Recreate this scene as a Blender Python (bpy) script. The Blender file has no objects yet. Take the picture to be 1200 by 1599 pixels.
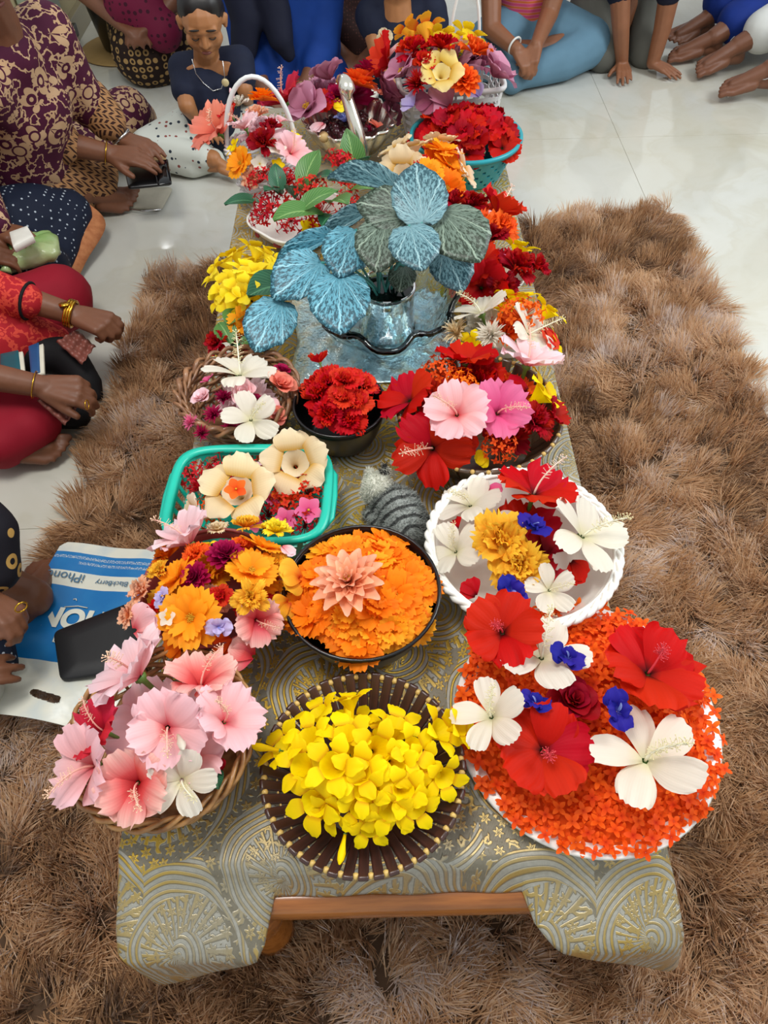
import bpy, bmesh, math, random
import numpy as np
from mathutils import Vector, Matrix, Quaternion

random.seed(7); RNG = np.random.default_rng(7)
SC = bpy.context.scene; COL = SC.collection
R = math.radians; PI = math.pi

# ------------------------------------------------------------------ camera, world, lights
F_PX, PITCH, ROLL, CAM_H = 1150.0, R(52.7), R(1.48), 1.39
FW = Vector((0, math.cos(PITCH), -math.sin(PITCH)))
_r0 = Vector((1, 0, 0)); _u0 = _r0.cross(FW)
CR = math.cos(ROLL) * _r0 - math.sin(ROLL) * _u0
CU = math.sin(ROLL) * _r0 + math.cos(ROLL) * _u0
cam_d = bpy.data.cameras.new('camera'); cam = bpy.data.objects.new('camera', cam_d); COL.objects.link(cam)
cam_d.sensor_fit = 'VERTICAL'; cam_d.sensor_height = 36.0; cam_d.lens = F_PX / 1599.0 * 36.0
cam_d.clip_start = 0.02; cam_d.clip_end = 60
_m = Matrix((CR, CU, -FW)).transposed().to_4x4(); _m.translation = (0, 0, CAM_H)
cam.matrix_world = _m; SC.camera = cam

def P(px, py, z):
    """floor-plan position of a thing seen at a photo pixel, standing at height z"""
    d = FW + CR * ((px - 600) / F_PX) - CU * ((py - 799.5) / F_PX)
    return Vector((0, 0, CAM_H)) + d * ((z - CAM_H) / d.z)

SC.view_settings.view_transform = 'Standard'; SC.view_settings.look = 'None'
SC.view_settings.gamma = 1.0; SC.view_settings.use_curve_mapping = False
SC.view_settings.exposure = 0.2
W = bpy.data.worlds.new('world'); SC.world = W; W.use_nodes = True
W.node_tree.nodes['Background'].inputs[0].default_value = (0.93, 0.97, 1.0, 1)
W.node_tree.nodes['Background'].inputs[1].default_value = 0.6

def area(name, loc, target, sx, sy, power, col):
    l = bpy.data.lights.new(name, 'AREA'); l.shape = 'RECTANGLE'; l.size = sx; l.size_y = sy
    l.energy = power; l.color = col
    o = bpy.data.objects.new(name, l); COL.objects.link(o); o.location = loc
    o.rotation_euler = (Vector(target) - Vector(loc)).to_track_quat('-Z', 'Y').to_euler()
    return o
area('window_light', (2.9, 1.4, 2.7), (0.1, 1.0, 0.3), 1.6, 1.3, 74, (0.93, 0.97, 1.0))
area('ceiling_light', (-0.5, 0.7, 3.0), (-0.1, 1.0, 0.3), 0.8, 0.8, 40, (1.0, 0.97, 0.92))
area('door_light', (-2.25, 6.7, 2.85), (-0.4, 2.5, 0.0), 0.22, 0.3, 8, (0.95, 0.98, 1.0))

# ------------------------------------------------------------------ colour and material helpers
def lin(c):
    """'#rrggbb' or (r,g,b) 0-255 sRGB -> linear rgba"""
    if isinstance(c, str):
        c = c.lstrip('#'); c = [int(c[i:i+2], 16) for i in (0, 2, 4)]
    o = []
    for v in c[:3]:
        v /= 255.0
        o.append(v / 12.92 if v <= 0.04045 else ((v + 0.055) / 1.055) ** 2.4)
    return (*o, 1.0)

class NT:
    """small node-tree builder"""
    def __init__(s, name):
        s.m = bpy.data.materials.new(name); s.m.use_nodes = True
        s.t = s.m.node_tree; s.b = s.t.nodes['Principled BSDF']; s.out = s.t.nodes['Material Output']
    def n(s, typ, **kw):
        nd = s.t.nodes.new(typ)
        for k, v in kw.items(): setattr(nd, k, v)
        return nd
    def l(s, a, b): s.t.links.new(a, b)
    def put(s, sock, v):
        if hasattr(v, 'is_output') or isinstance(v, bpy.types.NodeSocket): s.l(v, sock)
        else: sock.default_value = v
    def math(s, op, a, b=None, c=None, clamp=False):
        nd = s.n('ShaderNodeMath', operation=op); nd.use_clamp = clamp
        s.put(nd.inputs[0], a)
        if b is not None: s.put(nd.inputs[1], b)
        if c is not None: s.put(nd.inputs[2], c)
        return nd.outputs[0]
    def mix(s, f, a, b, blend='MIX'):
        nd = s.n('ShaderNodeMix', data_type='RGBA', blend_type=blend)
        s.put(nd.inputs['Factor'], f); s.put(nd.inputs[6], a); s.put(nd.inputs[7], b)
        return nd.outputs[2]
    def ramp(s, f, stops, interp='LINEAR'):
        nd = s.n('ShaderNodeValToRGB'); s.put(nd.inputs[0], f); cr = nd.color_ramp; cr.interpolation = interp
        while len(cr.elements) < len(stops): cr.elements.new(0.5)
        for e, (p, c) in zip(cr.elements, stops):
            e.position = p; e.color = c if len(c) == 4 else (*c, 1)
        return nd.outputs[0]
    def coord(s, kind='Object'): return s.n('ShaderNodeTexCoord').outputs[kind]
    def uv(s):
        sp = s.n('ShaderNodeSeparateXYZ'); s.l(s.coord('UV'), sp.inputs[0]); return sp.outputs[0], sp.outputs[1]
    def noise(s, scale, detail=2.0, vec=None, rough=0.5):
        nd = s.n('ShaderNodeTexNoise'); nd.inputs['Scale'].default_value = scale
        nd.inputs['Detail'].default_value = detail; nd.inputs['Roughness'].default_value = rough
        s.l(vec if vec is not None else s.coord(), nd.inputs['Vector']); return nd.outputs[0]
    def bump(s, h, strength=0.3, dist=0.002):
        nd = s.n('ShaderNodeBump'); nd.inputs['Strength'].default_value = strength
        nd.inputs['Distance'].default_value = dist; s.l(h, nd.inputs['Height'])
        s.l(nd.outputs[0], s.b.inputs['Normal']); return nd.outputs[0]
    def set(s, color=None, rough=None, metal=None, **kw):
        if color is not None: s.put(s.b.inputs['Base Color'], color)
        if rough is not None: s.put(s.b.inputs['Roughness'], rough)
        if metal is not None: s.put(s.b.inputs['Metallic'], metal)
        for k, v in kw.items(): s.put(s.b.inputs[k.replace('_', ' ')], v)
        return s
    def translucent(s, color, fac):
        t = s.n('ShaderNodeBsdfTranslucent'); s.put(t.inputs[0], color)
        mx = s.n('ShaderNodeMixShader'); mx.inputs[0].default_value = fac
        s.l(s.b.outputs[0], mx.inputs[1]); s.l(t.outputs[0], mx.inputs[2]); s.l(mx.outputs[0], s.out.inputs[0])

MATS = {}
def plain(name, c, rough=0.5, metal=0.0, vary=0.06, scale=30.0, bump=0.0, **kw):
    """plain coloured material with a little procedural mottling"""
    if name in MATS: return MATS[name]
    t = NT(name); a = lin(c)
    nz = t.noise(scale, 3)
    b = tuple(min(1, v * (1 + vary * 2)) for v in a[:3]) + (1,)
    d = tuple(v * (1 - vary * 2) for v in a[:3]) + (1,)
    t.set(t.mix(nz, d, b), rough, metal, **kw)
    if bump: t.bump(t.noise(scale * 3, 3), bump)
    MATS[name] = t.m; return t.m

# ------------------------------------------------------------------ mesh helpers
class MB:
    def __init__(s): s.v = []; s.f = []; s.uv = []; s.mi = []; s.cur = 0
    def grid(s, fn, nu, nv, cu=False, cv=False, uv=None):
        """fn(u,v)->xyz with u,v in 0..1; cu/cv closes that direction"""
        b = len(s.v); U = nu if cu else nu + 1; V = nv if cv else nv + 1
        for i in range(U):
            for j in range(V):
                s.v.append(tuple(fn(i / nu, j / nv)))
        for i in range(nu):
            for j in range(nv):
                i2 = (i + 1) % U; j2 = (j + 1) % V
                s.f.append((b + i * V + j, b + i2 * V + j, b + i2 * V + j2, b + i * V + j2))
                q = ((i / nu, j / nv), ((i + 1) / nu, j / nv), ((i + 1) / nu, (j + 1) / nv), (i / nu, (j + 1) / nv))
                s.uv.append(q); s.mi.append(s.cur)
        return b
    def face(s, idx, uv=None):
        s.f.append(tuple(idx)); s.uv.append(uv or tuple((0.5, 0.5) for _ in idx)); s.mi.append(s.cur)
    def lathe(s, prof, n=32, cap0=False, cap1=False, sx=1.0, sy=1.0, rf=None):
        """prof: list of (r,z)"""
        m = len(prof) - 1
        def fn(u, v):
            r, z = prof[min(m, int(round(u * m)))]; a = 2 * PI * v
            k = rf(a, z) if rf else 1.0
            return (r * k * sx * math.cos(a), r * k * sy * math.sin(a), z)
        b = s.grid(fn, m, n, cv=True)
        if cap0: s.face([b + j for j in range(n)][::-1])
        if cap1: s.face([b + m * n + j for j in range(n)])
    def tube(s, pts, rad, n=8, closed=False, caps=True, flat=1.0, flatdir=None):
        pts = [Vector(p) for p in pts]; m = len(pts)
        rad = [rad] * m if isinstance(rad, (int, float)) else list(rad)
        b = len(s.v); up = None
        for i, p in enumerate(pts):
            a = pts[(i - 1) % m] if (closed or i > 0) else p
            c = pts[(i + 1) % m] if (closed or i < m - 1) else p
            t = (c - a)
            if t.length < 1e-9: t = Vector((0, 0, 1))
            t.normalize()
            if flatdir is not None: up = Vector(flatdir)
            elif up is None: up = Vector((0, 0, 1)) if abs(t.z) < 0.9 else Vector((1, 0, 0))
            x = up - t * up.dot(t)
            if x.length < 1e-6: x = Vector((1, 0, 0)) - t * t.x
            x.normalize(); y = t.cross(x); up = x
            for j in range(n):
                an = 2 * PI * j / n
                s.v.append(tuple(p + x * (math.cos(an) * rad[i] * flat) + y * (math.sin(an) * rad[i])))
        for i in range(m if closed else m - 1):
            i2 = (i + 1) % m
            for j in range(n):
                j2 = (j + 1) % n
                s.f.append((b + i * n + j, b + i * n + j2, b + i2 * n + j2, b + i2 * n + j)); s.mi.append(s.cur)
                s.uv.append(((i / m, j / n), (i / m, (j + 1) / n), ((i + 1) / m, (j + 1) / n), ((i + 1) / m, j / n)))
        if caps and not closed:
            s.face([b + j for j in range(n)][::-1]); s.face([b + (m - 1) * n + j for j in range(n)])
    def ball(s, c, r, nu=8, nv=12, sc=(1, 1, 1), mat=None):
        c = Vector(c); b = len(s.v)
        def T(p):
            p = Vector((p[0] * r * sc[0], p[1] * r * sc[1], p[2] * r * sc[2]))
            if mat is not None: p = mat @ p
            return tuple(c + p)
        s.v.append(T((0, 0, -1)))
        for i in range(1, nu):
            a = -PI / 2 + PI * i / nu
            for j in range(nv):
                t = 2 * PI * j / nv
                s.v.append(T((math.cos(a) * math.cos(t), math.cos(a) * math.sin(t), math.sin(a))))
        s.v.append(T((0, 0, 1))); top = len(s.v) - 1
        for j in range(nv):
            j2 = (j + 1) % nv
            s.face((b, b + 1 + j2, b + 1 + j))
            s.face((top, top - nv + j, top - nv + j2))
            for i in range(nu - 2):
                s.face((b + 1 + i * nv + j, b + 1 + i * nv + j2, b + 1 + (i + 1) * nv + j2, b + 1 + (i + 1) * nv + j))
    def box(s, c, d, bev=0.0, rot=None):
        bm = bmesh.new(); bmesh.ops.create_cube(bm, size=1.0)
        for v in bm.verts: v.co = Vector((v.co.x * d[0], v.co.y * d[1], v.co.z * d[2]))
        if bev: bmesh.ops.bevel(bm, geom=list(bm.edges), offset=bev, segments=2, profile=0.7, affect='EDGES')
        M = (rot.to_3x3() if rot is not None else Matrix.Identity(3))
        s.addbm(bm, M, Vector(c)); bm.free()
    def addbm(s, bm, M=None, c=Vector((0, 0, 0))):
        b = len(s.v); bm.verts.ensure_lookup_table(); bm.verts.index_update()
        for v in bm.verts: s.v.append(tuple((M @ v.co if M else v.co) + c))
        for f in bm.faces: s.face([b + v.index for v in f.verts])
    def add(s, o, M):
        """append another MB transformed by matrix M"""
        b = len(s.v)
        for v in o.v: s.v.append(tuple(M @ Vector(v)))
        for f, u, mi in zip(o.f, o.uv, o.mi):
            s.f.append(tuple(b + i for i in f)); s.uv.append(u); s.mi.append(mi)
    def mesh(s, name, mats, smooth=True):
        me = bpy.data.meshes.new(name); me.from_pydata(s.v, [], s.f)
        ul = me.uv_layers.new(name='uv')
        flat = np.array([c for q in s.uv for p in q for c in p], dtype=np.float32)
        ul.data.foreach_set('uv', flat)
        for m in (mats if isinstance(mats, (list, tuple)) else [mats]): me.materials.append(m)
        me.polygons.foreach_set('material_index', np.array(s.mi, dtype=np.int32))
        me.polygons.foreach_set('use_smooth', np.full(len(s.f), smooth, dtype=bool))
        me.update(); return me
    def build(s, name, mats, parent=None, smooth=True, loc=None, rot=None):
        return obj(name, s.mesh(name, mats, smooth), parent, loc, rot)

def obj(name, me, parent=None, loc=None, rot=None, mat=None):
    o = bpy.data.objects.new(name, me); COL.objects.link(o)
    if parent is not None: o.parent = parent
    if mat is not None: o.matrix_local = mat
    else:
        if loc is not None: o.location = loc
        if rot is not None: o.rotation_euler = rot
    return o
def tag(o, label=None, cat=None, group=None, kind=None):
    if label: o['label'] = label
    if cat: o['category'] = cat
    if group: o['group'] = group
    if kind: o['kind'] = kind
    return o
def thing(name, label, cat, loc=(0, 0, 0), rz=0.0, group=None, mat=None):
    o = bpy.data.objects.new(name, None); COL.objects.link(o); o.empty_display_size = 0.03
    if mat is not None: o.matrix_world = mat
    else: o.location = loc; o.rotation_euler = (0, 0, rz)
    return tag(o, label, cat, group)
def solid(o, th, off=0.0):
    m = o.modifiers.new('thick', 'SOLIDIFY'); m.thickness = th; m.offset = off; return o
def subsurf(o, n=1):
    m = o.modifiers.new('sub', 'SUBSURF'); m.levels = n; m.render_levels = n; return o
def lerp(a, b, t): return a + (b - a) * t
def sstep(a, b, x):
    t = max(0.0, min(1.0, (x - a) / (b - a))); return t * t * (3 - 2 * t)

# ------------------------------------------------------------------ floor
def marble():
    t = NT('marble_floor'); co = t.n('ShaderNodeNewGeometry').outputs['Position']
    w = t.n('ShaderNodeVectorMath', operation='ADD'); t.l(co, w.inputs[0])
    nz = t.n('ShaderNodeTexNoise'); nz.inputs['Scale'].default_value = 1.3; nz.inputs['Detail'].default_value = 4; t.l(co, nz.inputs['Vector'])
    t.l(nz.outputs[1], w.inputs[1])
    n1 = t.noise(1.6, 6, w.outputs[0], 0.6); n2 = t.noise(0.7, 3, w.outputs[0])
    c = t.ramp(n1, [(0.28, lin('#b3ae9a')), (0.45, lin('#c4c4ba')), (0.62, lin('#cccdc6')), (0.8, lin('#b8bbb4'))])
    v = t.math('ABSOLUTE', t.math('SUBTRACT', n1, 0.5)); vein = t.math('SUBTRACT', 1.0, t.math('MULTIPLY', v, 28.0), clamp=True)
    c = t.mix(t.math('MULTIPLY', vein, 0.22), c, lin('#b3ab93'))
    c = t.mix(t.math('MULTIPLY', t.ramp(n2, [(0.45, (0, 0, 0)), (0.65, (1, 1, 1))]), 0.25), c, lin('#d6c9a6'))
    t.set(c, 0.08, 0.0, Specular_IOR_Level=0.45)
    return t.m
M_MARBLE = marble()
floor = MB()
floor.box((0.6, 2.5, -0.022), (9.0, 9.0, 0.04))
floor = tag(floor.build('floor', plain('tile_grout', '#bcb8a8', 0.8), smooth=False), 'cream polished marble tiled floor', kind='structure')
TW, TL = 1.2, 1.8
tb = MB(); tb.box((0, 0, 0), (TW - 0.0016, TL - 0.0016, 0.012), 0.0012)
tile_me = tb.mesh('tile', M_MARBLE, False)
for i in range(-3, 3):
    for j in range(-2, 3):
        obj('tile', tile_me, floor, (0.938 + TW * (i + 0.5), 1.036 + TL * (j + 0.5), -0.006))

# wall, step and dark skirting behind the woman at the far left
M_WALL = plain('cream_plaster', '#b3a67f', 0.7, vary=0.03, scale=4)
wb = MB(); wb.box((-1.46, 4.6, 0.7), (0.12, 2.6, 1.4), 0.004)
tag(wb.build('wall_left', M_WALL, smooth=False), 'cream painted wall at the far left', kind='structure')
sb = MB(); sb.box((-1.386, 4.6, 0.05), (0.028, 2.6, 0.1), 0.004)
tag(sb.build('baseboard_left', plain('step_stone', '#8a8066', 0.35, vary=0.04), smooth=False), 'grey-brown stone baseboard along the left wall', kind='structure')

# ------------------------------------------------------------------ shaggy rug
RUG = [(-0.80, -0.35), (1.06, -0.35), (1.00, 2.34), (-0.72, 2.03)]     # corners on the floor
def rug_inside(x, y, g=0.0):
    ok = np.ones_like(x, dtype=bool)
    for k in range(4):
        (x0, y0), (x1, y1) = RUG[k], RUG[(k + 1) % 4]
        nx, ny = -(y1 - y0), x1 - x0; L = math.hypot(nx, ny)
        ok &= ((x - x0) * nx + (y - y0) * ny) / L > g
    return ok
rb = MB()
b0 = len(rb.v)
for z in (0.001, 0.012):
    for x, y in RUG: rb.v.append((.13 + (x - .13) * .97, 1.0 + (y - 1.0) * .975, z))
rb.face((0, 3, 2, 1)); rb.face((4, 5, 6, 7))
for k in range(4): rb.face((k, (k + 1) % 4, 4 + (k + 1) % 4, 4 + k))
rug = rb.build('shaggy_rug', plain('rug_backing', '#55402e', 0.95), smooth=False)
tag(rug, 'large brown long-pile shaggy rug under the flower table', 'rug')

def pile_mat():
    t = NT('rug_pile'); a = t.n('ShaderNodeAttribute'); a.attribute_name = 'tint'; a.attribute_type = 'GEOMETRY'
    u, v = t.uv()
    c = t.ramp(a.outputs['Fac'], [(0.0, lin('#6e4e34')), (0.22, lin('#b0845a')), (0.5, lin('#d3a97e')), (0.75, lin('#e2c3a0')), (1.0, lin('#e2d5cf'))])
    t.set(c, 0.55, 0.0, Specular_IOR_Level=0.35, Sheen_Weight=0.25)
    t.translucent(c, 0.4); return t.m
def build_pile():
    sp = 0.033
    xs = np.arange(-0.80, 1.07, sp); ys = np.arange(-0.3, 2.36, sp)
    X, Y = np.meshgrid(xs, ys); X = X.ravel() + RNG.uniform(-.5, .5, X.size) * sp; Y = Y.ravel() + RNG.uniform(-.5, .5, Y.size) * sp
    k = rug_inside(X, Y, 0.006)
    k &= ~((X > -0.26) & (X < 0.26) & (Y > 0.34) & (Y < 1.95))     # under the middle of the table
    X, Y = X[k], Y[k]; T = X.size
    def field(a, b, s, seed):
        r = np.random.default_rng(seed); o = np.zeros_like(a)
        for i in range(7):
            th = r.uniform(0, 2 * PI); f = s * r.uniform(0.5, 1.8); o += np.sin((a * np.cos(th) + b * np.sin(th)) * f + r.uniform(0, 6.28))
        return o / 3.0
    NS = 84
    clump = field(X, Y, 30, 1) ; lean_a = field(X, Y, 9, 2) * 1.9 + field(X, Y, 42, 3) * 1.6 - 1.9 + RNG.normal(0, .7, T)
    lean = 0.72 + 0.45 * field(X, Y, 20, 4) + RNG.normal(0, .25, T)
    tint = np.clip(0.5 + 0.22 * field(X, Y, 14, 5) + 0.14 * clump + RNG.normal(0, .17, T), 0, 1)
    def rep(a): return np.repeat(a, NS)
    n = T * NS
    jr = np.sqrt(RNG.uniform(0, 1, n)) * sp * 0.55; ja = RNG.uniform(0, 2 * PI, n)
    bx = rep(X) + jr * np.cos(ja); by = rep(Y) + jr * np.sin(ja)
    az = rep(lean_a) + RNG.normal(0, .30, n); ln = np.clip(rep(lean) + RNG.normal(0, .22, n), 0.1, 1.35)
    # strands also splay outward from the tuft centre
    dx = np.cos(az) * np.sin(ln) + 0.75 * np.cos(ja) * jr / sp; dy = np.sin(az) * np.sin(ln) + 0.75 * np.sin(ja) * jr / sp; dz = np.cos(ln) + 0.12
    nm = np.sqrt(dx * dx + dy * dy + dz * dz); dx, dy, dz = dx / nm, dy / nm, dz / nm
    L = RNG.uniform(.046, .072, n); wd = RNG.uniform(.00055, .00105, n)
    hz = np.sqrt(dx * dx + dy * dy) + 1e-6
    px, py = -dy / hz, dx / hz
    V = np.zeros((n, 7, 3), dtype=np.float32)
    for s_, (t_, w_) in enumerate(((0, 1.0), (.4, 1.1), (.75, .8))):
        drop = 0.45 * t_ * t_ * L * hz
        cx, cy = bx + dx * L * t_ * (1 + .15 * t_), by + dy * L * t_ * (1 + .15 * t_)
        cz = np.maximum(0.010 + dz * L * t_ - drop * .5, 0.010 + .006 * t_)
        V[:, 2 * s_, 0] = cx - px * wd * w_; V[:, 2 * s_, 1] = cy - py * wd * w_; V[:, 2 * s_, 2] = cz
        V[:, 2 * s_ + 1, 0] = cx + px * wd * w_; V[:, 2 * s_ + 1, 1] = cy + py * wd * w_; V[:, 2 * s_ + 1, 2] = cz
    V[:, 6, 0] = bx + dx * L * 1.15; V[:, 6, 1] = by + dy * L * 1.15; V[:, 6, 2] = np.maximum(0.010 + dz * L - .25 * L * hz, .014)
    base = (np.arange(n, dtype=np.int32) * 7)[:, None]
    q = np.concatenate([base + np.array([[0, 1, 3, 2]], dtype=np.int32), base + np.array([[2, 3, 5, 4]], dtype=np.int32)], 1).reshape(-1, 4)
    tr = base + np.array([[4, 5, 6]], dtype=np.int32)
    me = bpy.data.meshes.new('pile'); me.vertices.add(n * 7); me.vertices.foreach_set('co', V.ravel())
    nq, nt = len(q), len(tr)
    me.loops.add(nq * 4 + nt * 3); me.loops.foreach_set('vertex_index', np.concatenate([q.ravel(), tr.ravel()]))
    me.polygons.add(nq + nt)
    me.polygons.foreach_set('loop_start', np.concatenate([np.arange(nq) * 4, nq * 4 + np.arange(nt) * 3]).astype(np.int32))
    me.update(calc_edges=True)
    me.polygons.foreach_set('use_smooth', np.ones(nq + nt, dtype=bool))
    at = me.attributes.new('tint', 'FLOAT', 'POINT')
    tv = np.clip(rep(tint) + RNG.normal(0, .13, n), 0, 1)
    at.data.foreach_set('value', np.repeat(tv, 7).astype(np.float32))
    me.uv_layers.new(name='uv'); me.materials.append(pile_mat())
    o = obj('pile', me, rug); o['kind'] = 'stuff'; return o
build_pile()

# ------------------------------------------------------------------ low table
TZ = 0.42                                   # top of the cloth
TX0, TX1, TY0, TY1 = -0.338, 0.335, 0.205, 2.20
def wood_mat(name, c0, c1, rough=0.25):
    t = NT(name); co = t.coord()
    mp = t.n('ShaderNodeMapping'); t.l(co, mp.inputs[0]); mp.inputs['Scale'].default_value = (2.5, 26, 26)
    nz = t.noise(2.2, 6, mp.outputs[0], 0.6)
    t.set(t.ramp(nz, [(0.3, lin(c0)), (0.55, lin(c1)), (0.75, lin(c0))]), rough, 0.0, Coat_Weight=0.35, Coat_Roughness=0.15)
    return t.m
M_WOOD = wood_mat('polished_teak', '#7c4315', '#a9662b')
table = thing('coffee_table', 'low polished brown wooden table under the brocade cloth', 'table', (0, 1.16, 0))
b = MB(); b.box(((TX0 + TX1) / 2, (TY0 + TY1) / 2 - 1.16, TZ - 0.031), (TX1 - TX0 - .02, TY1 - TY0 - .02, 0.05), 0.012)
b.build('table_top', M_WOOD, table)
def rail(pts, name):
    b = MB(); prof = [(-.012, .03), (.012, .034), (.022, .024), (.026, .0), (.02, -.024), (.008, -.034), (-.012, -.03)]
    n = len(prof); k0 = len(b.v)
    for i, p in enumerate(pts):
        a = Vector(pts[max(0, i - 1)]); c = Vector(pts[min(len(pts) - 1, i + 1)]); t = (c - a).normalized()
        nr = Vector((t.y, -t.x, 0))
        for (d, z) in prof: b.v.append(tuple(Vector(p) + nr * d + Vector((0, 0, z))))
    for i in range(len(pts) - 1):
        for j in range(n): b.face((k0 + i * n + j, k0 + (i + 1) * n + j, k0 + (i + 1) * n + (j + 1) % n, k0 + i * n + (j + 1) % n))
    b.face([k0 + j for j in range(n)]); b.face([k0 + (len(pts) - 1) * n + j for j in range(n)][::-1])
    return b.build(name, M_WOOD, table)
arc = []
for i in range(9): a = -PI + PI / 2 * i / 8; arc.append((-.235 + .06 * math.cos(a), .244 - 1.16 + .06 * math.sin(a), .328))
arc2 = []
for i in range(9): a = -PI / 2 + PI / 2 * i / 8; arc2.append((.225 + .06 * math.cos(a), .244 - 1.16 + .06 * math.sin(a), .328))
rail(arc + arc2, 'front_rail')
rail([(.285, .3 - 1.16, .335), (.285, 2.0 - 1.16, .335)], 'side_rail'); rail([(-.295, 2.0 - 1.16, .335), (-.295, .3 - 1.16, .335)], 'side_rail')
for x, y in ((-.2, .19), (.25, .215), (-.24, 2.0), (.24, 2.0)):
    b = MB(); b.lathe([(0.0, .345), (.03, .345), (.032, .30), (.022, .275), (.034, .24), (.042, .20), (.034, .15), (.022, .11), (.024, .09), (.036, .06), (.038, .03), (.028, .004), (0, .004)], 20)
    b.build('leg', M_WOOD, table, loc=(x, y - 1.16, 0))

# ------------------------------------------------------------------ brocade cloth
def brocade():
    t = NT('gold_paisley_brocade'); co = t.coord()
    wn = t.n('ShaderNodeTexNoise'); wn.inputs['Scale'].default_value = 5.0; t.l(co, wn.inputs['Vector'])
    wv = t.n('ShaderNodeVectorMath', operation='MULTIPLY_ADD'); t.l(wn.outputs[1], wv.inputs[0]); wv.inputs[1].default_value = (.05, .05, .05); t.l(co, wv.inputs[2])
    vc = wv.outputs[0]
    def polar(scale, seed):
        vo = t.n('ShaderNodeTexVoronoi'); vo.inputs['Scale'].default_value = scale; vo.inputs['Randomness'].default_value = 0.75
        vo.voronoi_dimensions = '2D'; ad = t.n('ShaderNodeVectorMath', operation='ADD'); t.l(vc, ad.inputs[0]); ad.inputs[1].default_value = (seed, seed * .7, 0)
        t.l(ad.outputs[0], vo.inputs['Vector'])
        df = t.n('ShaderNodeVectorMath', operation='SUBTRACT'); t.l(ad.outputs[0], df.inputs[0]); t.l(vo.outputs['Position'], df.inputs[1])
        sp = t.n('ShaderNodeSeparateXYZ'); t.l(df.outputs[0], sp.inputs[0])
        return vo.outputs['Distance'], t.math('ARCTAN2', sp.outputs[1], sp.outputs[0]), vo
    d1, a1, v1 = polar(7.2, 0.0)                 # big paisley swirls
    ph = t.math('ADD', t.math('MULTIPLY', d1, 105.0), a1)
    rings = t.math('SINE', ph)
    zone = t.math('SINE', t.math('ADD', t.math('MULTIPLY', d1, 11.0), a1))          # spiral bands
    pet = t.math('SINE', t.math('MULTIPLY', a1, 28.0))
    d2, a2, v2 = polar(48.0, 3.1)                # small florets between the swirls
    flor = t.math('SINE', t.math('ADD', t.math('MULTIPLY', d2, 10.0), t.math('MULTIPLY', t.math('SINE', t.math('MULTIPLY', a2, 6.0)), 0.9)))
    band = t.math('GREATER_THAN', zone, 0.15)
    pat = t.math('ADD', t.math('MULTIPLY', band, rings), t.math('MULTIPLY', t.math('SUBTRACT', 1.0, band), t.math('MAXIMUM', flor, t.math('MULTIPLY', pet, t.math('LESS_THAN', d1, 0.5)))))
    line = t.ramp(pat, [(0.1, (0, 0, 0)), (0.75, (1, 1, 1))])
    gold = t.mix(t.noise(9, 3, co), lin('#b08f34'), lin('#e2bd4c'))
    silver = t.mix(t.noise(160, 2, co), lin('#98968a'), lin('#bab8ac'))
    patch = t.ramp(t.noise(3.2, 2, co), [(0.30, (0.25, 0.25, 0.25)), (0.52, (1, 1, 1))])
    c = t.mix(t.math('MULTIPLY', line, patch), silver, gold)
    groove = t.ramp(t.math('ABSOLUTE', pat), [(0.0, (1, 1, 1)), (0.22, (0, 0, 0))])
    c = t.mix(t.math('MULTIPLY', groove, 0.6), c, lin('#5a4d28'))
    t.set(c, t.math('SUBTRACT', 0.5, t.math('MULTIPLY', line, 0.14)), t.math('ADD', 0.3, t.math('MULTIPLY', line, 0.45)))
    wv_ = t.n('ShaderNodeTexWave'); wv_.inputs['Scale'].default_value = 300; t.l(co, wv_.inputs['Vector'])
    h = t.math('ADD', t.math('SUBTRACT', line, t.math('MULTIPLY', groove, 0.8)), t.math('MULTIPLY', wv_.outputs[1], 0.12))
    t.bump(h, 0.55, 0.0025)
    return t.m
M_CLOTH = brocade()

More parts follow.
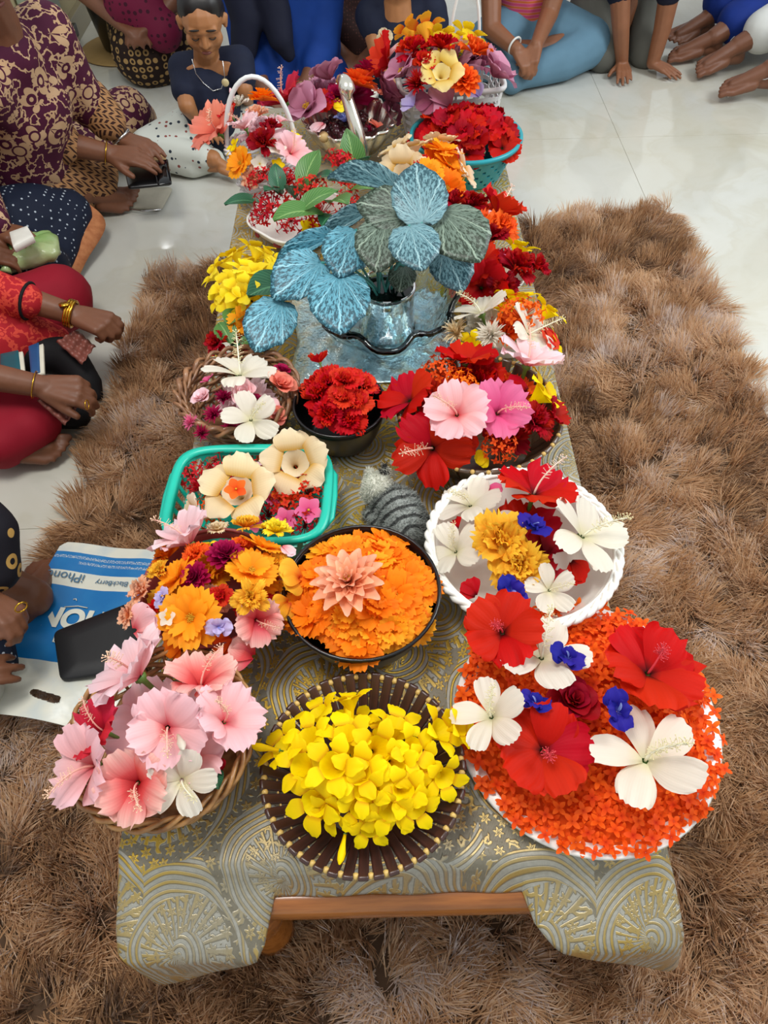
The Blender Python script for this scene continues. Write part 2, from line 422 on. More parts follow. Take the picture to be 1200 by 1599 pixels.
def cloth_mesh():
    """top sheet plus a hanging skirt walked round the perimeter"""
    b = MB(); rc = 0.02; zt = TZ
    # perimeter, anticlockwise from the back right, rounded corners; (point, outward normal)
    per = []
    def seg(p0, p1, n):
        for i in range(n): per.append((lerp(p0[0], p1[0], i / n), lerp(p0[1], p1[1], i / n)))
    x0, x1, y0, y1 = TX0, TX1, TY0, TY1
    def cor(cx, cy, a0):
        for i in range(6): a = a0 + PI / 2 * i / 6; per.append((cx + rc * math.cos(a), cy + rc * math.sin(a)))
    seg((x1, y0 + rc), (x1, y1 - rc), 90); cor(x1 - rc, y1 - rc, 0)
    seg((x1 - rc, y1), (x0 + rc, y1), 30); cor(x0 + rc, y1 - rc, PI / 2)
    seg((x0, y1 - rc), (x0, y0 + rc), 90); cor(x0 + rc, y0 + rc, PI)
    seg((x0 + rc, y0), (x1 - rc, y0), 60); cor(x1 - rc, y0 + rc, 3 * PI / 2)
    N = len(per); ROWS = 14
    idx = []
    for i, (x, y) in enumerate(per):
        a = per[(i - 1) % N]; c = per[(i + 1) % N]
        t = Vector((c[0] - a[0], c[1] - a[1], 0)).normalized(); nr = Vector((t.y, -t.x, 0))
        s = i / N * 40
        # hem length
        side = 0.27 + 0.012 * math.sin(y * 9)
        dl, dr = x - x0, x1 - x
        if y < y0 + 0.03:            # front
            h = 0.052 + 0.25 * max(0, 1 - dl / 0.185) ** .85 + 0.25 * max(0, 1 - dr / 0.175) ** 1.25
        else:
            near = 1 - sstep(y0, y0 + 0.25, y)
            h = side + 0.03 * near
        # flare outward at the front corners, gentle folds on the sides
        cl = max(0.0, 1 - math.hypot(dl, y - y0) / 0.22); crr = max(0.0, 1 - math.hypot(dr, y - y0) / 0.24)
        row = []
        for k in range(ROWS + 1):
            u = k / ROWS; down = h * u
            out = 0.006 * math.sin(min(1, u * 6) * PI / 2)
            fold = 0.010 * math.sin(s * 2.1 + math.sin(s * .7) * 2) * u if y > y0 + 0.03 else 0.0012 * math.sin(x * 60) * u
            q = Vector((x, y, zt)) + nr * (out + fold)
            if y < y0 + 0.03: q += Vector((0, -0.024 * min(1, down / 0.06) - (0.062 * sstep(0.02, 0.09, down) if h > 0.056 else 0), 0))
            # corner flare
            q += Vector((-0.02, -0.006 if y < y0 + .03 else -.07, 0)) * (cl ** 1.1) * (down / 0.33) * 1.2
            q += Vector((0.075, -0.006 if y < y0 + .03 else -.07, 0)) * (crr ** 1.0) * (down / 0.33) * 1.2
            drop = down if u > 0 else 0
            q.z = zt - drop - 0.004 * sstep(0, .1, u)
            row.append(len(b.v)); b.v.append(tuple(q))
        idx.append(row)
    for i in range(N):
        i2 = (i + 1) % N
        for k in range(ROWS): b.face((idx[i][k], idx[i][k + 1], idx[i2][k + 1], idx[i2][k]))
    # the top: concentric inset rings down to the middle line, slight undulation
    NX, NY = 40, 110
    tops = {}
    inner = []
    for i, (x, y) in enumerate(per):
        cx = (x0 + x1) / 2; q = (lerp(x, cx, .02), lerp(y, (y0 + y1) / 2, .005))
        inner.append(len(b.v)); b.v.append((q[0], q[1], zt + 0.001))
    for i in range(N): b.face((inner[i], idx[i][0], idx[(i + 1) % N][0], inner[(i + 1) % N]))
    b.face(inner)
    return b
cb = cloth_mesh()
cloth = cb.build('tablecloth', M_CLOTH)
tag(cloth, 'silver grey and gold paisley brocade cloth draped over the low table', 'tablecloth')
solid(cloth, 0.0012, -1.0)

# ------------------------------------------------------------------ flower materials
PAL = {   # key: (tip, middle, base)
 'red': ('#d00906', '#be0605', '#3c0206'), 'dred': ('#a00614', '#8e0512', '#5d030c'), 'crim': ('#b40814', '#a20612', '#78040e'),
 'rose': ('#a80c28', '#940820', '#6a0415'), 'pink': ('#fbcdd3', '#f6b4b4', '#dc4650'), 'lpink': ('#fcdde4', '#f8c6c8', '#e4707a'),
 'cpink': ('#f8c2b8', '#e65a5e', '#b8142a'), 'dpink': ('#d2304c', '#c81c38', '#7e0618'), 'hpink': ('#ec7aa4', '#e4558c', '#90103a'), 'mag': ('#b0124c', '#a00e46', '#6a0630'),
 'white': ('#ebe5d6', '#e8e0cd', '#dcd4a8'), 'pyel': ('#f6e4a0', '#efd372', '#d9a82a'), 'cream': ('#f2dfba', '#efd5a4', '#dba93e'), 'cream2': ('#f5e3cb', '#efc9a0', '#dc9a2c'),
 'yel': ('#ffe400', '#fbd800', '#e0a206'), 'yel2': ('#ffe93a', '#fde01a', '#d9ad0a'), 'ygold': ('#fbc437', '#f7a92c', '#d9481a'),
 'orng': ('#ff8c14', '#fd800c', '#ee6406'), 'lorng': ('#ffab24', '#fd9c16', '#ee7a0a'), 'rorng': ('#fb6a24', '#f05a16', '#cf380a'), 'ixo': ('#ff6f1e', '#f55a10', '#d84409'),
 'ixor': ('#d8262a', '#c91c22', '#a3101c'), 'peach': ('#fbc4a2', '#f6a674', '#e47f4c'), 'salm': ('#f0907c', '#ec7a62', '#cc3a34'), 'coral': ('#e03020', '#d52418', '#ac140c'),
 'blue': ('#2a249c', '#241d8c', '#5a60c8'), 'lblue': ('#a3b0e6', '#8d9ae0', '#6b74c8'), 'lilac': ('#cbc0e8', '#c0b2e4', '#a08cc8'),
 'mauve': ('#d49ab4', '#c4809c', '#8f4258'), 'dmauve': ('#a8607a', '#944a64', '#622638'), 'green': ('#5c8f45', '#47793a', '#3b6a30'),
}
def petal_mat(key):
    nm = 'petal_' + key
    if nm in MATS: return MATS[nm]
    t = NT(nm); a, m, b_ = [lin(c) for c in PAL[key]]; u, v = t.uv()
    c = t.ramp(u, [(0.0, b_), (0.2 if key in ('red', 'yel', 'hpink') else 0.34, m), (0.95, a)])
    vein = t.math('SINE', t.math('MULTIPLY', v, 90.0))
    c = t.mix(t.math('MULTIPLY', t.ramp(vein, [(0.55, (0, 0, 0)), (1.0, (1, 1, 1))]), 0.16), c, m if key != 'white' else lin('#e4dfc8'))
    oi = t.n('ShaderNodeObjectInfo'); hs = t.n('ShaderNodeHueSaturation'); t.l(c, hs.inputs['Color'])
    t.put(hs.inputs['Value'], t.math('ADD', 0.93, t.math('MULTIPLY', oi.outputs['Random'], 0.12)))
    t.put(hs.inputs['Hue'], t.math('ADD', 0.494, t.math('MULTIPLY', oi.outputs['Random'], 0.012)))
    c = hs.outputs[0]
    t.set(c, 0.6, 0.0, Specular_IOR_Level=0.16); t.bump(vein, 0.10, 0.0006)
    t.translucent(c, 0.3); MATS[nm] = t.m; return t.m
M_POLLEN = plain('pollen_yellow', '#c99a12', 0.8, vary=0.25, scale=400); M_STYLE = plain('style_pale', '#f3d9c4', 0.5)
M_STYLER = plain('style_red', '#d8404a', 0.5); M_DISC = plain('disc_brown', '#6e4a12', 0.8, vary=0.3, scale=300)
M_STEM = plain('stem_green', '#5f8a3c', 0.5, vary=0.15)

# ------------------------------------------------------------------ petals and flowers (unit radius, facing +Z)
def petal(L=1, W=.5, e0=50, e1=0, ctrl=(.16, .5, .8, .97, 1, .86), tip=.22, cup=.0, ruf=.0, rn=3.0, teeth=0., tk=4, r0=.05, side=0., ph=0., nu=7, nv=8, pw=1.0, twist=0., seed=0):
    rn_ = random.Random(seed); b = MB(); cw = np.linspace(0, 1, len(ctrl))
    xs, zs = [r0], [0.0]; M = 24
    for i in range(M):
        a = R(lerp(e0, e1, ((i + .5) / M) ** pw)); xs.append(xs[-1] + math.cos(a) / M); zs.append(zs[-1] + math.sin(a) / M)
    tt = np.linspace(0, 1, M + 1); p1, p2 = rn_.uniform(0, 6), rn_.uniform(0, 6)
    def fn(u, v):
        vv = 2 * v - 1; s = u * (1 - tip * vv * vv * u)
        if teeth: s *= 1 + teeth * u * u * (math.sin(tk * PI * vv + ph) + .6 * math.sin(tk * 2.3 * vv + p1))
        x = np.interp(min(1, s), tt, xs) * 1.0; z = np.interp(min(1, s), tt, zs)
        if s > 1: x += (s - 1) * math.cos(R(e1)); z += (s - 1) * math.sin(R(e1))
        w = W * np.interp(u, cw, ctrl); a = R(lerp(e0, e1, u ** pw))
        off = cup * W * vv * vv + ruf * u * u * (math.sin(rn * PI * vv + p1 + ph) * (.35 + .65 * abs(vv)) + .5 * math.sin(rn * 1.7 * PI * vv + p2)) + twist * vv * u
        y = vv * w + side * u * u
        return (L * (x - math.sin(a) * off), L * y, L * (z + math.cos(a) * off))
    b.grid(fn, nu, nv); return b
def rz(a): return Matrix.Rotation(R(a), 4, 'Z')
def ry(a): return Matrix.Rotation(R(a), 4, 'Y')
def rx(a): return Matrix.Rotation(R(a), 4, 'X')
def tr(x, y, z): return Matrix.Translation((x, y, z))
def scl(k): return Matrix.Scale(k, 4)
CACHE = {}
def cm(key, fn, mat, name):
    if key not in CACHE: CACHE[key] = fn().mesh(name, mat)
    return CACHE[key]
def pet(key, col, **kw):
    return cm(('petal', key, col), lambda: petal(seed=sum(map(ord, str(key))), **kw), petal_mat(col), 'petal')
def calyx(L=.5):
    b = MB(); b.lathe([(.0, -L), (.05, -L), (.06, -.3 * L), (.14, -.06), (.12, .0)], 8); return b

def pistil_mb(L, bend, n=34, start=.45):
    s = MB(); st = MB(); pts = []
    for i in range(9):
        t = i / 8; pts.append((bend * t * t * L, 0, L * t * (1 - .15 * bend * t)))
    s.tube(pts, [.028 - .014 * i / 8 for i in range(9)], 6)
    rr = random.Random(5)
    for k in range(n):
        t = start + (1 - start) * k / n; i = min(7, int(t * 8)); f = t * 8 - i
        p = Vector(pts[i]).lerp(Vector(pts[i + 1]), f); a = rr.uniform(0, 6.28); d = Vector((math.cos(a), math.sin(a), .35)); q = p + d * rr.uniform(.09, .15)
        st.tube([p, q], .006, 3, caps=False); st.ball(q, .013, 3, 4)
    for k in range(5):
        a = k * 1.256; q = Vector(pts[-1]) + Vector((math.cos(a) * .08, math.sin(a) * .08, .07)); st.tube([pts[-1], q], .008, 3, caps=False); st.ball(q, .019, 3, 5)
    return s, st
def pistil_parts(kind):
    L, bend, m1, m2 = {'long': (1.05, .5, M_STYLE, M_STYLE), 'red': (.62, .35, M_STYLER, M_STYLER), 'white': (1.05, .45, plain('style_white', '#f2efd8', .5), plain('anther_cream', '#e9dfae', .6)), 'pinky': (1.0, .55, plain('style_pink', '#f0b4a4', .5), plain('anther_pale', '#f0c8a8', .6))}[kind]
    key = ('pistil', kind)
    if key not in CACHE:
        n, st = (54, .3) if kind == 'white' else ((46, .72) if kind == 'red' else (34, .45))
        s, t = pistil_mb(L, bend, n, st); CACHE[key] = (s.mesh('pistil', m1), t.mesh('stamens', m2))
    a, b_ = CACHE[key]; return ('pistil', a, Matrix(), [('stamens', b_, Matrix())])

def fl_hib(col, rr, pist='long', W=.5, e0=52, e1=-6, ruf=.10, teeth=.05, key='h', tip=.22, jit=5, up=0):
    P_ = []
    for k in range(5):
        j = rr.randrange(3); nm = (key, j)
        me = pet(nm, col, W=W * (1 + .06 * j), e0=e0, e1=e1 + 5 * j, ruf=ruf, teeth=teeth, tip=tip, rn=2.6 + .6 * j, side=.1, nv=12, tk=5)
        P_.append(('petal', me, rz(72 * k + rr.uniform(-jit, jit)) @ ry(-rr.uniform(-7, 9) - up) @ rx(9), []))
    if pist: p = pistil_parts(pist); P_.append((p[0], p[1], rz(rr.uniform(0, 360)), p[3]))
    P_.append(('calyx', cm('calyx', calyx, M_STEM, 'calyx'), Matrix(), []))
    return P_
def fl_whib(col, rr):      # white hibiscus with five narrow separate petals
    return fl_hib(col, rr, 'white', W=.33, e0=30, e1=-8, ruf=.04, teeth=.02, key='wh', tip=.12, jit=6)
def fl_double(col, rr, n=20, key='d', W=.36, e1a=10):      # ruffled many-petalled bloom
    P_ = []
    for k in range(n):
        t = k / (n - 1); j = rr.randrange(4)
        me = pet((key, j), col, L=.8, W=W + .03 * j, e0=50, e1=e1a - 12 * (j % 2), ruf=.15, teeth=.08, tk=5, rn=3.2 + .7 * j, tip=.15, nu=6, nv=9)
        P_.append(('petal', me, tr(0, 0, .06 * t) @ rz(k * 137.5 + rr.uniform(-15, 15)) @ ry(-lerp(-18, 62, t) - rr.uniform(-10, 10)) @ rx(rr.uniform(-14, 14)) @ scl(lerp(1.12, .62, t)), []))
    return P_
def fl_trumpet(col, rr, W=.44, key='t', depth=1.0, lobes=.6, e0=42, e1=-18, teeth=0., ruf=.04):
    def tube():
        b = MB(); n = 20
        prof = [(.06, -depth), (.07, -depth * .7), (.12, -depth * .45), (.26, -depth * .2), (.40, 0.0)]
        b.lathe(prof, n); return b
    P_ = [('corolla_tube', cm(('tube', key, col, depth), tube, petal_mat(col), 'corolla_tube'), Matrix(), [])]
    for k in range(5):
        j = rr.randrange(3)
        me = pet((key, 'l', j), col, L=lobes, W=W + .05 * j, e0=e0, e1=e1 - 8 * j, ctrl=(.75, .9, 1, 1.0, .9, .62), tip=.28, ruf=ruf, teeth=teeth, rn=2 + .4 * j, r0=.38 / lobes * .96, side=.12, nu=6)
        P_.append(('petal', me, rz(72 * k + rr.uniform(-5, 5)) @ rx(8), []))
    P_.append(('calyx', cm('calyxs', lambda: calyx(.3), M_STEM, 'calyx'), tr(0, 0, -depth + .1) @ scl(.8), []))
    return P_
def disc_mb():
    b = MB(); b.ball((0, 0, .04), .13, 5, 10, (1, 1, .6)); r2 = random.Random(2)
    for i in range(24):
        a = i * 2.4; q = .15 * math.sqrt(i / 24); b.ball((q * math.cos(a), q * math.sin(a), .12 + r2.uniform(0, .08)), .026, 3, 5)
    return b
def fl_cosmos(col, rr, rings=((8, 1.0, 0), (6, .78, 24)), W=.36):
    P_ = []
    for q, (n, L, el) in enumerate(rings):
        for k in range(n):
            j = rr.randrange(3)
            me = pet(('c', j), col, W=W, e0=26, e1=-12 + 8 * j, ctrl=(.2, .62, .9, 1, .98, .86), tip=.06, teeth=.06, tk=3, ruf=.05, rn=2.2, nu=5, nv=8)
            P_.append(('petal', me, rz(360 / n * k + q * 20 + rr.uniform(-7, 7)) @ ry(-el - rr.uniform(-7, 9)) @ rx(rr.uniform(-6, 14)) @ scl(L), []))
    P_.append(('disc', cm('cdisc', disc_mb, M_POLLEN, 'disc'), Matrix(), []))
    return P_
def fl_zinnia(col, rr, key='z', rings=5):      # tight pompon: rings of spoon petals, each ring one part
    P_ = []
    for q in range(rings):
        def ring(q=q):
            b = MB(); n = (16, 14, 11, 8, 5)[q]; r3 = random.Random(q + 11)
            for k in range(n):
                p = petal(L=(1, .88, .72, .55, .4)[q], W=.26, e0=18, e1=(0, 6, 12, 16, 20)[q] , ctrl=(.4, .8, 1, .98, .8), tip=.35, cup=.35, nu=4, nv=4, teeth=.03, ruf=.02)
                b.add(p, tr(0, 0, .07 * q) @ rz(360 / n * k + 9 * q + r3.uniform(-6, 6)) @ ry(-(0, 18, 34, 52, 70)[q] + r3.uniform(-8, 8)))
            return b
        P_.append(('petal_ring', cm(('zr', q, col), ring, petal_mat(col), 'petal_ring'), rz(rr.uniform(0, 30)), []))
    return P_
def fl_dahlia(col, rr):
    P_ = []
    for q, (n, L, el) in enumerate(((13, 1.0, 2), (12, .84, 16), (10, .66, 32), (7, .48, 50), (5, .32, 68))):
        for k in range(n):
            me = pet(('dh', k % 2), col, W=.21, e0=22, e1=4, ctrl=(.45, .8, 1, 1, .6), tip=.2, cup=.45, nu=6, nv=4)
            P_.append(('petal', me, tr(0, 0, .05 * q) @ rz(360 / n * k + 14 * q + rr.uniform(-5, 5)) @ ry(-el + rr.uniform(-5, 5)) @ scl(L), []))
    P_.append(('disc', cm('cdisc', disc_mb, M_POLLEN, 'disc'), tr(0, 0, .3) @ scl(.6), []))
    return P_
def fl_rose(col, rr, n=15, spread=1.0):
    P_ = []
    for k in range(n):
        t = k / (n - 1)
        me = pet(('r', k % 3), col, L=.78, W=.52, e0=64, e1=18 + 8 * (k % 3), ctrl=(.5, .85, 1, 1, .95, .8), tip=.25, cup=.35, ruf=.035, nu=6, nv=7)
        P_.append(('petal', me, rz(k * 137.5) @ ry(-lerp(-26 * spread, 28, t)) @ tr(.02, 0, .1 * t) @ scl(lerp(1.1, .5, t)), []))
    return P_
def fl_pea(col, rr):
    a = pet('pb', col, L=.95, W=.55, e0=60, e1=-30, ctrl=(.3, .7, 1, 1, .95, .75), tip=.2, ruf=.13, cup=-.12, rn=2.4, nv=10)
    w = pet('pw', col, L=.6, W=.3, e0=50, e1=-10, ctrl=(.3, .8, 1, .9, .6), cup=.3, ruf=.05)
    k_ = pet('pk', 'lblue', L=.42, W=.16, e0=40, e1=10, ctrl=(.4, 1, 1, .7), cup=.6)
    return [('petal', a, tr(.05, 0, 0) @ rz(10 + 92 * k) @ ry(-(8, 30, 4, 38)[k]) @ scl((1.0, .8, .95, .7)[k]), []) for k in range(4)] + [('petal', w, tr(0, 0, .12) @ rz(55), []), ('petal', w, tr(0, 0, .12) @ rz(-75), []), ('keel', k_, tr(0, 0, .22) @ ry(-30), [])]
def fl_five(col, rr, W=.42, e1=0):
    P_ = []
    for k in range(5):
        me = pet(('f', k % 2), col, W=W, e0=22, e1=e1, ctrl=(.2, .7, 1, 1, .8), tip=.3, nu=5, nv=5, ruf=.03)
        P_.append(('petal', me, rz(72 * k + rr.uniform(-4, 4)), []))
    P_.append(('eye', cm('eye5', lambda: ballmb((0, 0, .08), .1), M_POLLEN, 'eye'), Matrix(), []))
    return P_
def ballmb(c, r, sc=(1, 1, 1)):
    b = MB(); b.ball(c, r, 5, 8, sc); return b
def fl_cup(col, rr):       # wide cupped bloom of big rounded petals (mauve)
    P_ = []
    for k in range(6):
        j = k % 3
        me = pet(('cu', j), col, W=.62, e0=58, e1=6 - 12 * j, ctrl=(.3, .7, .95, 1, .95, .7), tip=.3, cup=.22, ruf=.06, rn=1.6)
        P_.append(('petal', me, rz(60 * k + rr.uniform(-8, 8)) @ ry(-rr.uniform(-10, 16)) @ scl(rr.uniform(.85, 1.05)), []))
    P_.append(('disc', cm('cdisc', disc_mb, M_POLLEN, 'disc'), tr(0, 0, .12), []))
    return P_
def ixo_floret(L=1.0, W=.3, stalk=.5):
    b = MB()
    for k in range(4):
        p = petal(L=L, W=W, e0=14, e1=-8, ctrl=(.35, .9, 1, .8, .2), tip=.0, nu=4, nv=2, cup=.15); b.add(p, rz(90 * k + 8))
    if stalk: b.tube([(0, 0, -stalk), (0, 0, .02)], .05, 4, caps=False)
    return b
def fl_ixcluster(col, rr):     # dome of thin-tubed florets
    def dome(h):
        def mk():
            b = MB(); r3 = random.Random(31 + h); f = ixo_floret(.2, .3, 0); n = 26
            for k in range(n):
                t = (k + .5) / n; a = k * 2.4; th = math.acos(1 - .95 * t)
                d = Vector((math.sin(th) * math.cos(a), math.sin(th) * math.sin(a), math.cos(th) * .8 + .1)); rr_ = r3.uniform(.75, 1.0)
                M = d.to_track_quat('Z', 'Y').to_matrix().to_4x4()
                if k % 2 == h:
                    b.add(f, Matrix.Translation(d * rr_) @ M @ rz(r3.uniform(0, 90))); b.tube([(0, 0, 0), d * rr_], .022, 3, caps=False)
            return b
        return mk
    return [('florets', cm(('ixc', col, h), dome(h), petal_mat(col), 'florets'), Matrix(), []) for h in (0, 1)]
def fl_tuft(col, rr):      # thistle-like bunch of thin strap petals
    P_ = []
    for q in range(3):
        def mk(q=q):
            b = MB(); r3 = random.Random(60 + q)
            for k in range(22):
                p = petal(L=r3.uniform(.7, 1), W=.075, e0=70, e1=r3.uniform(-10, 25), ctrl=(.7, 1, 1, .5), nu=4, nv=2, cup=.3); b.add(p, rz(k * 137.5 + q * 40) @ ry(-r3.uniform(-20, 30 + 15 * q)))
            return b
        P_.append(('petal_ring', cm(('tuft', q, col), mk, petal_mat(col), 'petal_ring'), Matrix(), []))
    return P_
def fl_lone(col, rr):
    me = pet('lone', col, W=.6, e0=25, e1=-20, ruf=.07, teeth=.03, cup=.2)
    return [('petal', me, tr(-.5, 0, 0), []), ('petal', me, tr(-.5, 0, -.02) @ rz(38) @ scl(.9), [])]
def fl_bud(col, rr):
    def mk():
        b = MB(); b.lathe([(.0, -1), (.1, -.95), (.13, -.5), (.2, -.1), (.26, .3), (.22, .7), (.08, 1.0), (0, 1.05)], 10, rf=lambda a, z: 1 + .12 * math.sin(5 * a + z * 3)); return b
    return [('corolla', cm(('bud', col), mk, petal_mat(col), 'corolla'), Matrix(), []), ('calyx', cm('calyxs', lambda: calyx(.3), M_STEM, 'calyx'), tr(0, 0, -.9), [])]

KINDS = {'hib': ('hibiscus_flower', 'flower', lambda c, r: fl_hib(c, r, 'pinky')), 'hibr': ('hibiscus_flower', 'flower', lambda c, r: fl_hib(c, r, 'red', W=.58, e0=34, e1=-4)),
 'hibl': ('hibiscus_flower', 'flower', lambda c, r: fl_hib(c, r, 'long', W=.55, e0=60, e1=0)), 'hibn': ('hibiscus_flower', 'flower', lambda c, r: fl_hib(c, r, None, W=.5, e0=60, e1=5)),
 'hibc': ('hibiscus_flower', 'flower', lambda c, r: fl_hib(c, r, 'pinky', W=.4, e0=40, e1=-30, key='hc', ruf=.1)),
 'whib': ('hibiscus_flower', 'flower', fl_whib), 'dbl': ('ruffled_flower', 'flower', fl_double), 'carn': ('ruffled_flower', 'flower', lambda c, r: fl_double(c, r, 24, 'cn', .24, 18)),
 'trum': ('trumpet_flower', 'flower', fl_trumpet), 'mand': ('trumpet_flower', 'flower', lambda c, r: fl_trumpet(c, r, .66, 'm', .7, .68, 46, -16, .03, .09)),
 'cosm': ('cosmos_flower', 'flower', fl_cosmos), 'zin': ('zinnia_flower', 'flower', fl_zinnia), 'dahl': ('dahlia_flower', 'flower', fl_dahlia), 'rose': ('rose_flower', 'flower', fl_rose),
 'pea': ('pea_flower', 'flower', fl_pea), 'five': ('small_flower', 'flower', fl_five), 'cup': ('cupped_flower', 'flower', fl_cup), 'ixc': ('ixora_cluster', 'flower', fl_ixcluster),
 'tuft': ('tufted_flower', 'flower', fl_tuft), 'lone': ('fallen_petals', 'petals', fl_lone), 'bud': ('flower_bud', 'bud', fl_bud)}
NFL = [0]
def flower(kind, col, pos, size, az=0.0, tilt=0.0, spin=None, label=None, group=None):
    """pos = centre, size = diameter in metres; axis leans `tilt` degrees towards azimuth az (0 = right, 90 = away)"""
    NFL[0] += 1; rr = random.Random(NFL[0] * 17 + 3)
    name, cat, fn = KINDS[kind]
    d = Vector((math.cos(R(az)) * math.sin(R(tilt)), math.sin(R(az)) * math.sin(R(tilt)), math.cos(R(tilt))))
    q = Vector((0, 0, 1)).rotation_difference(d)
    M = Matrix.Translation(pos) @ q.to_matrix().to_4x4() @ rz(rr.uniform(0, 360) if spin is None else spin) @ scl(size / 2)
    root = thing(name, label, cat, mat=M, group=group)
    for (pn, me, m, subs) in fn(col, rr):
        o = obj(pn, me, root, mat=m)
        for (sn, sm, smx) in subs: obj(sn, sm, o, mat=smx)
    return root

# ------------------------------------------------------------------ leaves
def leaf_mb(W=.36, e0=35, e1=-25, tip=.0, fold=.25, wav=.03, nu=9, nv=6):
    return petal(L=1, W=W, e0=e0, e1=e1, ctrl=(.08, .6, .92, 1, .85, .55, .04), tip=tip, cup=fold, ruf=wav, rn=3, r0=0, nu=nu, nv=nv, seed=4)
def leaf_mat(name, c0, c1):
    if name in MATS: return MATS[name]
    t = NT(name); u, v = t.uv(); a = t.math('ABSOLUTE', t.math('SUBTRACT', v, .5))
    vein = t.math('SINE', t.math('MULTIPLY', t.math('SUBTRACT', u, t.math('MULTIPLY', a, .9)), 70.0))
    mid = t.math('LESS_THAN', a, .03)
    c = t.mix(t.math('MULTIPLY', t.ramp(vein, [(.6, (0, 0, 0)), (1, (1, 1, 1))]), .5), lin(c0), lin(c1)); c = t.mix(mid, c, lin(c1))
    t.set(c, .38, 0, Specular_IOR_Level=.5); t.bump(vein, .2, .001); t.translucent(c, .2); MATS[name] = t.m; return t.m
M_LEAF = leaf_mat('fresh_leaf', '#4c7f3c', '#86ad66'); M_LEAF2 = leaf_mat('dark_leaf', '#1f5a3c', '#4f8a62')

# ------------------------------------------------------------------ containers
def depth(p): return (Vector(p) - Vector((0, 0, CAM_H))).dot(FW)
def ring_at(cx, cy, halfpx, dz):
    c = P(cx, cy, TZ + dz); return c, halfpx * depth(c) / F_PX
M_BLACK = plain('black_plastic', '#0d0d0e', .28, vary=.1); M_WHITE = plain('white_ceramic', '#efeee6', .22, vary=.02); M_WPLAST = plain('white_plastic', '#dedfdd', .4, vary=.03)
M_TURQ = plain('turquoise_plastic', '#10b59d', .35, vary=.03); M_TURQ2 = plain('blue_green_plastic', '#1f94a0', .35, vary=.04); M_CLAY = plain('terracotta_plastic', '#8e3b36', .4, vary=.05)
M_DKWOOD = wood_mat('dark_stick_wood', '#2c1712', '#452720', .4); M_BEAD = plain('pale_wood_bead', '#cfae63', .4, vary=.06); M_OLIVE = wood_mat('olive_stick_wood', '#3a261c', '#5a4632', .35)
def wicker_mat(name, a, b_):
    t = NT(name); n = t.noise(60, 3); t.set(t.ramp(n, [(.3, lin(a)), (.7, lin(b_))]), .42, 0, Coat_Weight=.2); return t.m
M_WICK = wicker_mat('brown_wicker', '#7a4f28', '#b98a50'); M_WICK2 = wicker_mat('reddish_wicker', '#6b452e', '#9c6f4a')

def slat_bowl(c, Rr, h, label, n=44, slope=.5, sw=.0062, st=.003, mat=None, cut=.0, beadr=.0042, beadpos=.93):
    t = thing('slatted_bowl', label, 'bowl', (c.x, c.y, TZ)); mat = mat or M_DKWOOD
    r_in = Rr * slope
    b = MB(); b.lathe([(0, .006), (r_in * 1.04, .006), (r_in * 1.06, .012), (r_in, .016), (0, .016)], 32); b.build('base', mat, t)
    p0, p1 = Vector((r_in, 0, .012)), Vector((Rr, 0, h)); L = (p1 - p0).length; ang = math.atan2(p1.z - p0.z, p1.x - p0.x)
    sb_ = MB(); sb_.box((L / 2, 0, 0), (L, sw * 2, st * 2), st * .8); me = sb_.mesh('slat', mat)
    bb = MB(); bb.ball((0, 0, 0), beadr, 6, 8); bme = bb.mesh('bead', M_BEAD)
    for k in range(n):
        obj('slat', me, t, mat=rz(360 / n * k) @ Matrix.Translation(p0) @ ry(-math.degrees(ang)))
        q = p0.lerp(p1, beadpos); obj('bead', bme, t, mat=rz(360 / n * (k + .5)) @ Matrix.Translation(q))
    for f in (.35, .7):
        w = MB(); q = p0.lerp(p1, f); w.tube([(q.x * math.cos(2 * PI * i / 48), q.x * math.sin(2 * PI * i / 48), q.z) for i in range(48)], .0012, 5, closed=True); w.build('threading_wire', M_BEAD, t)
    return t
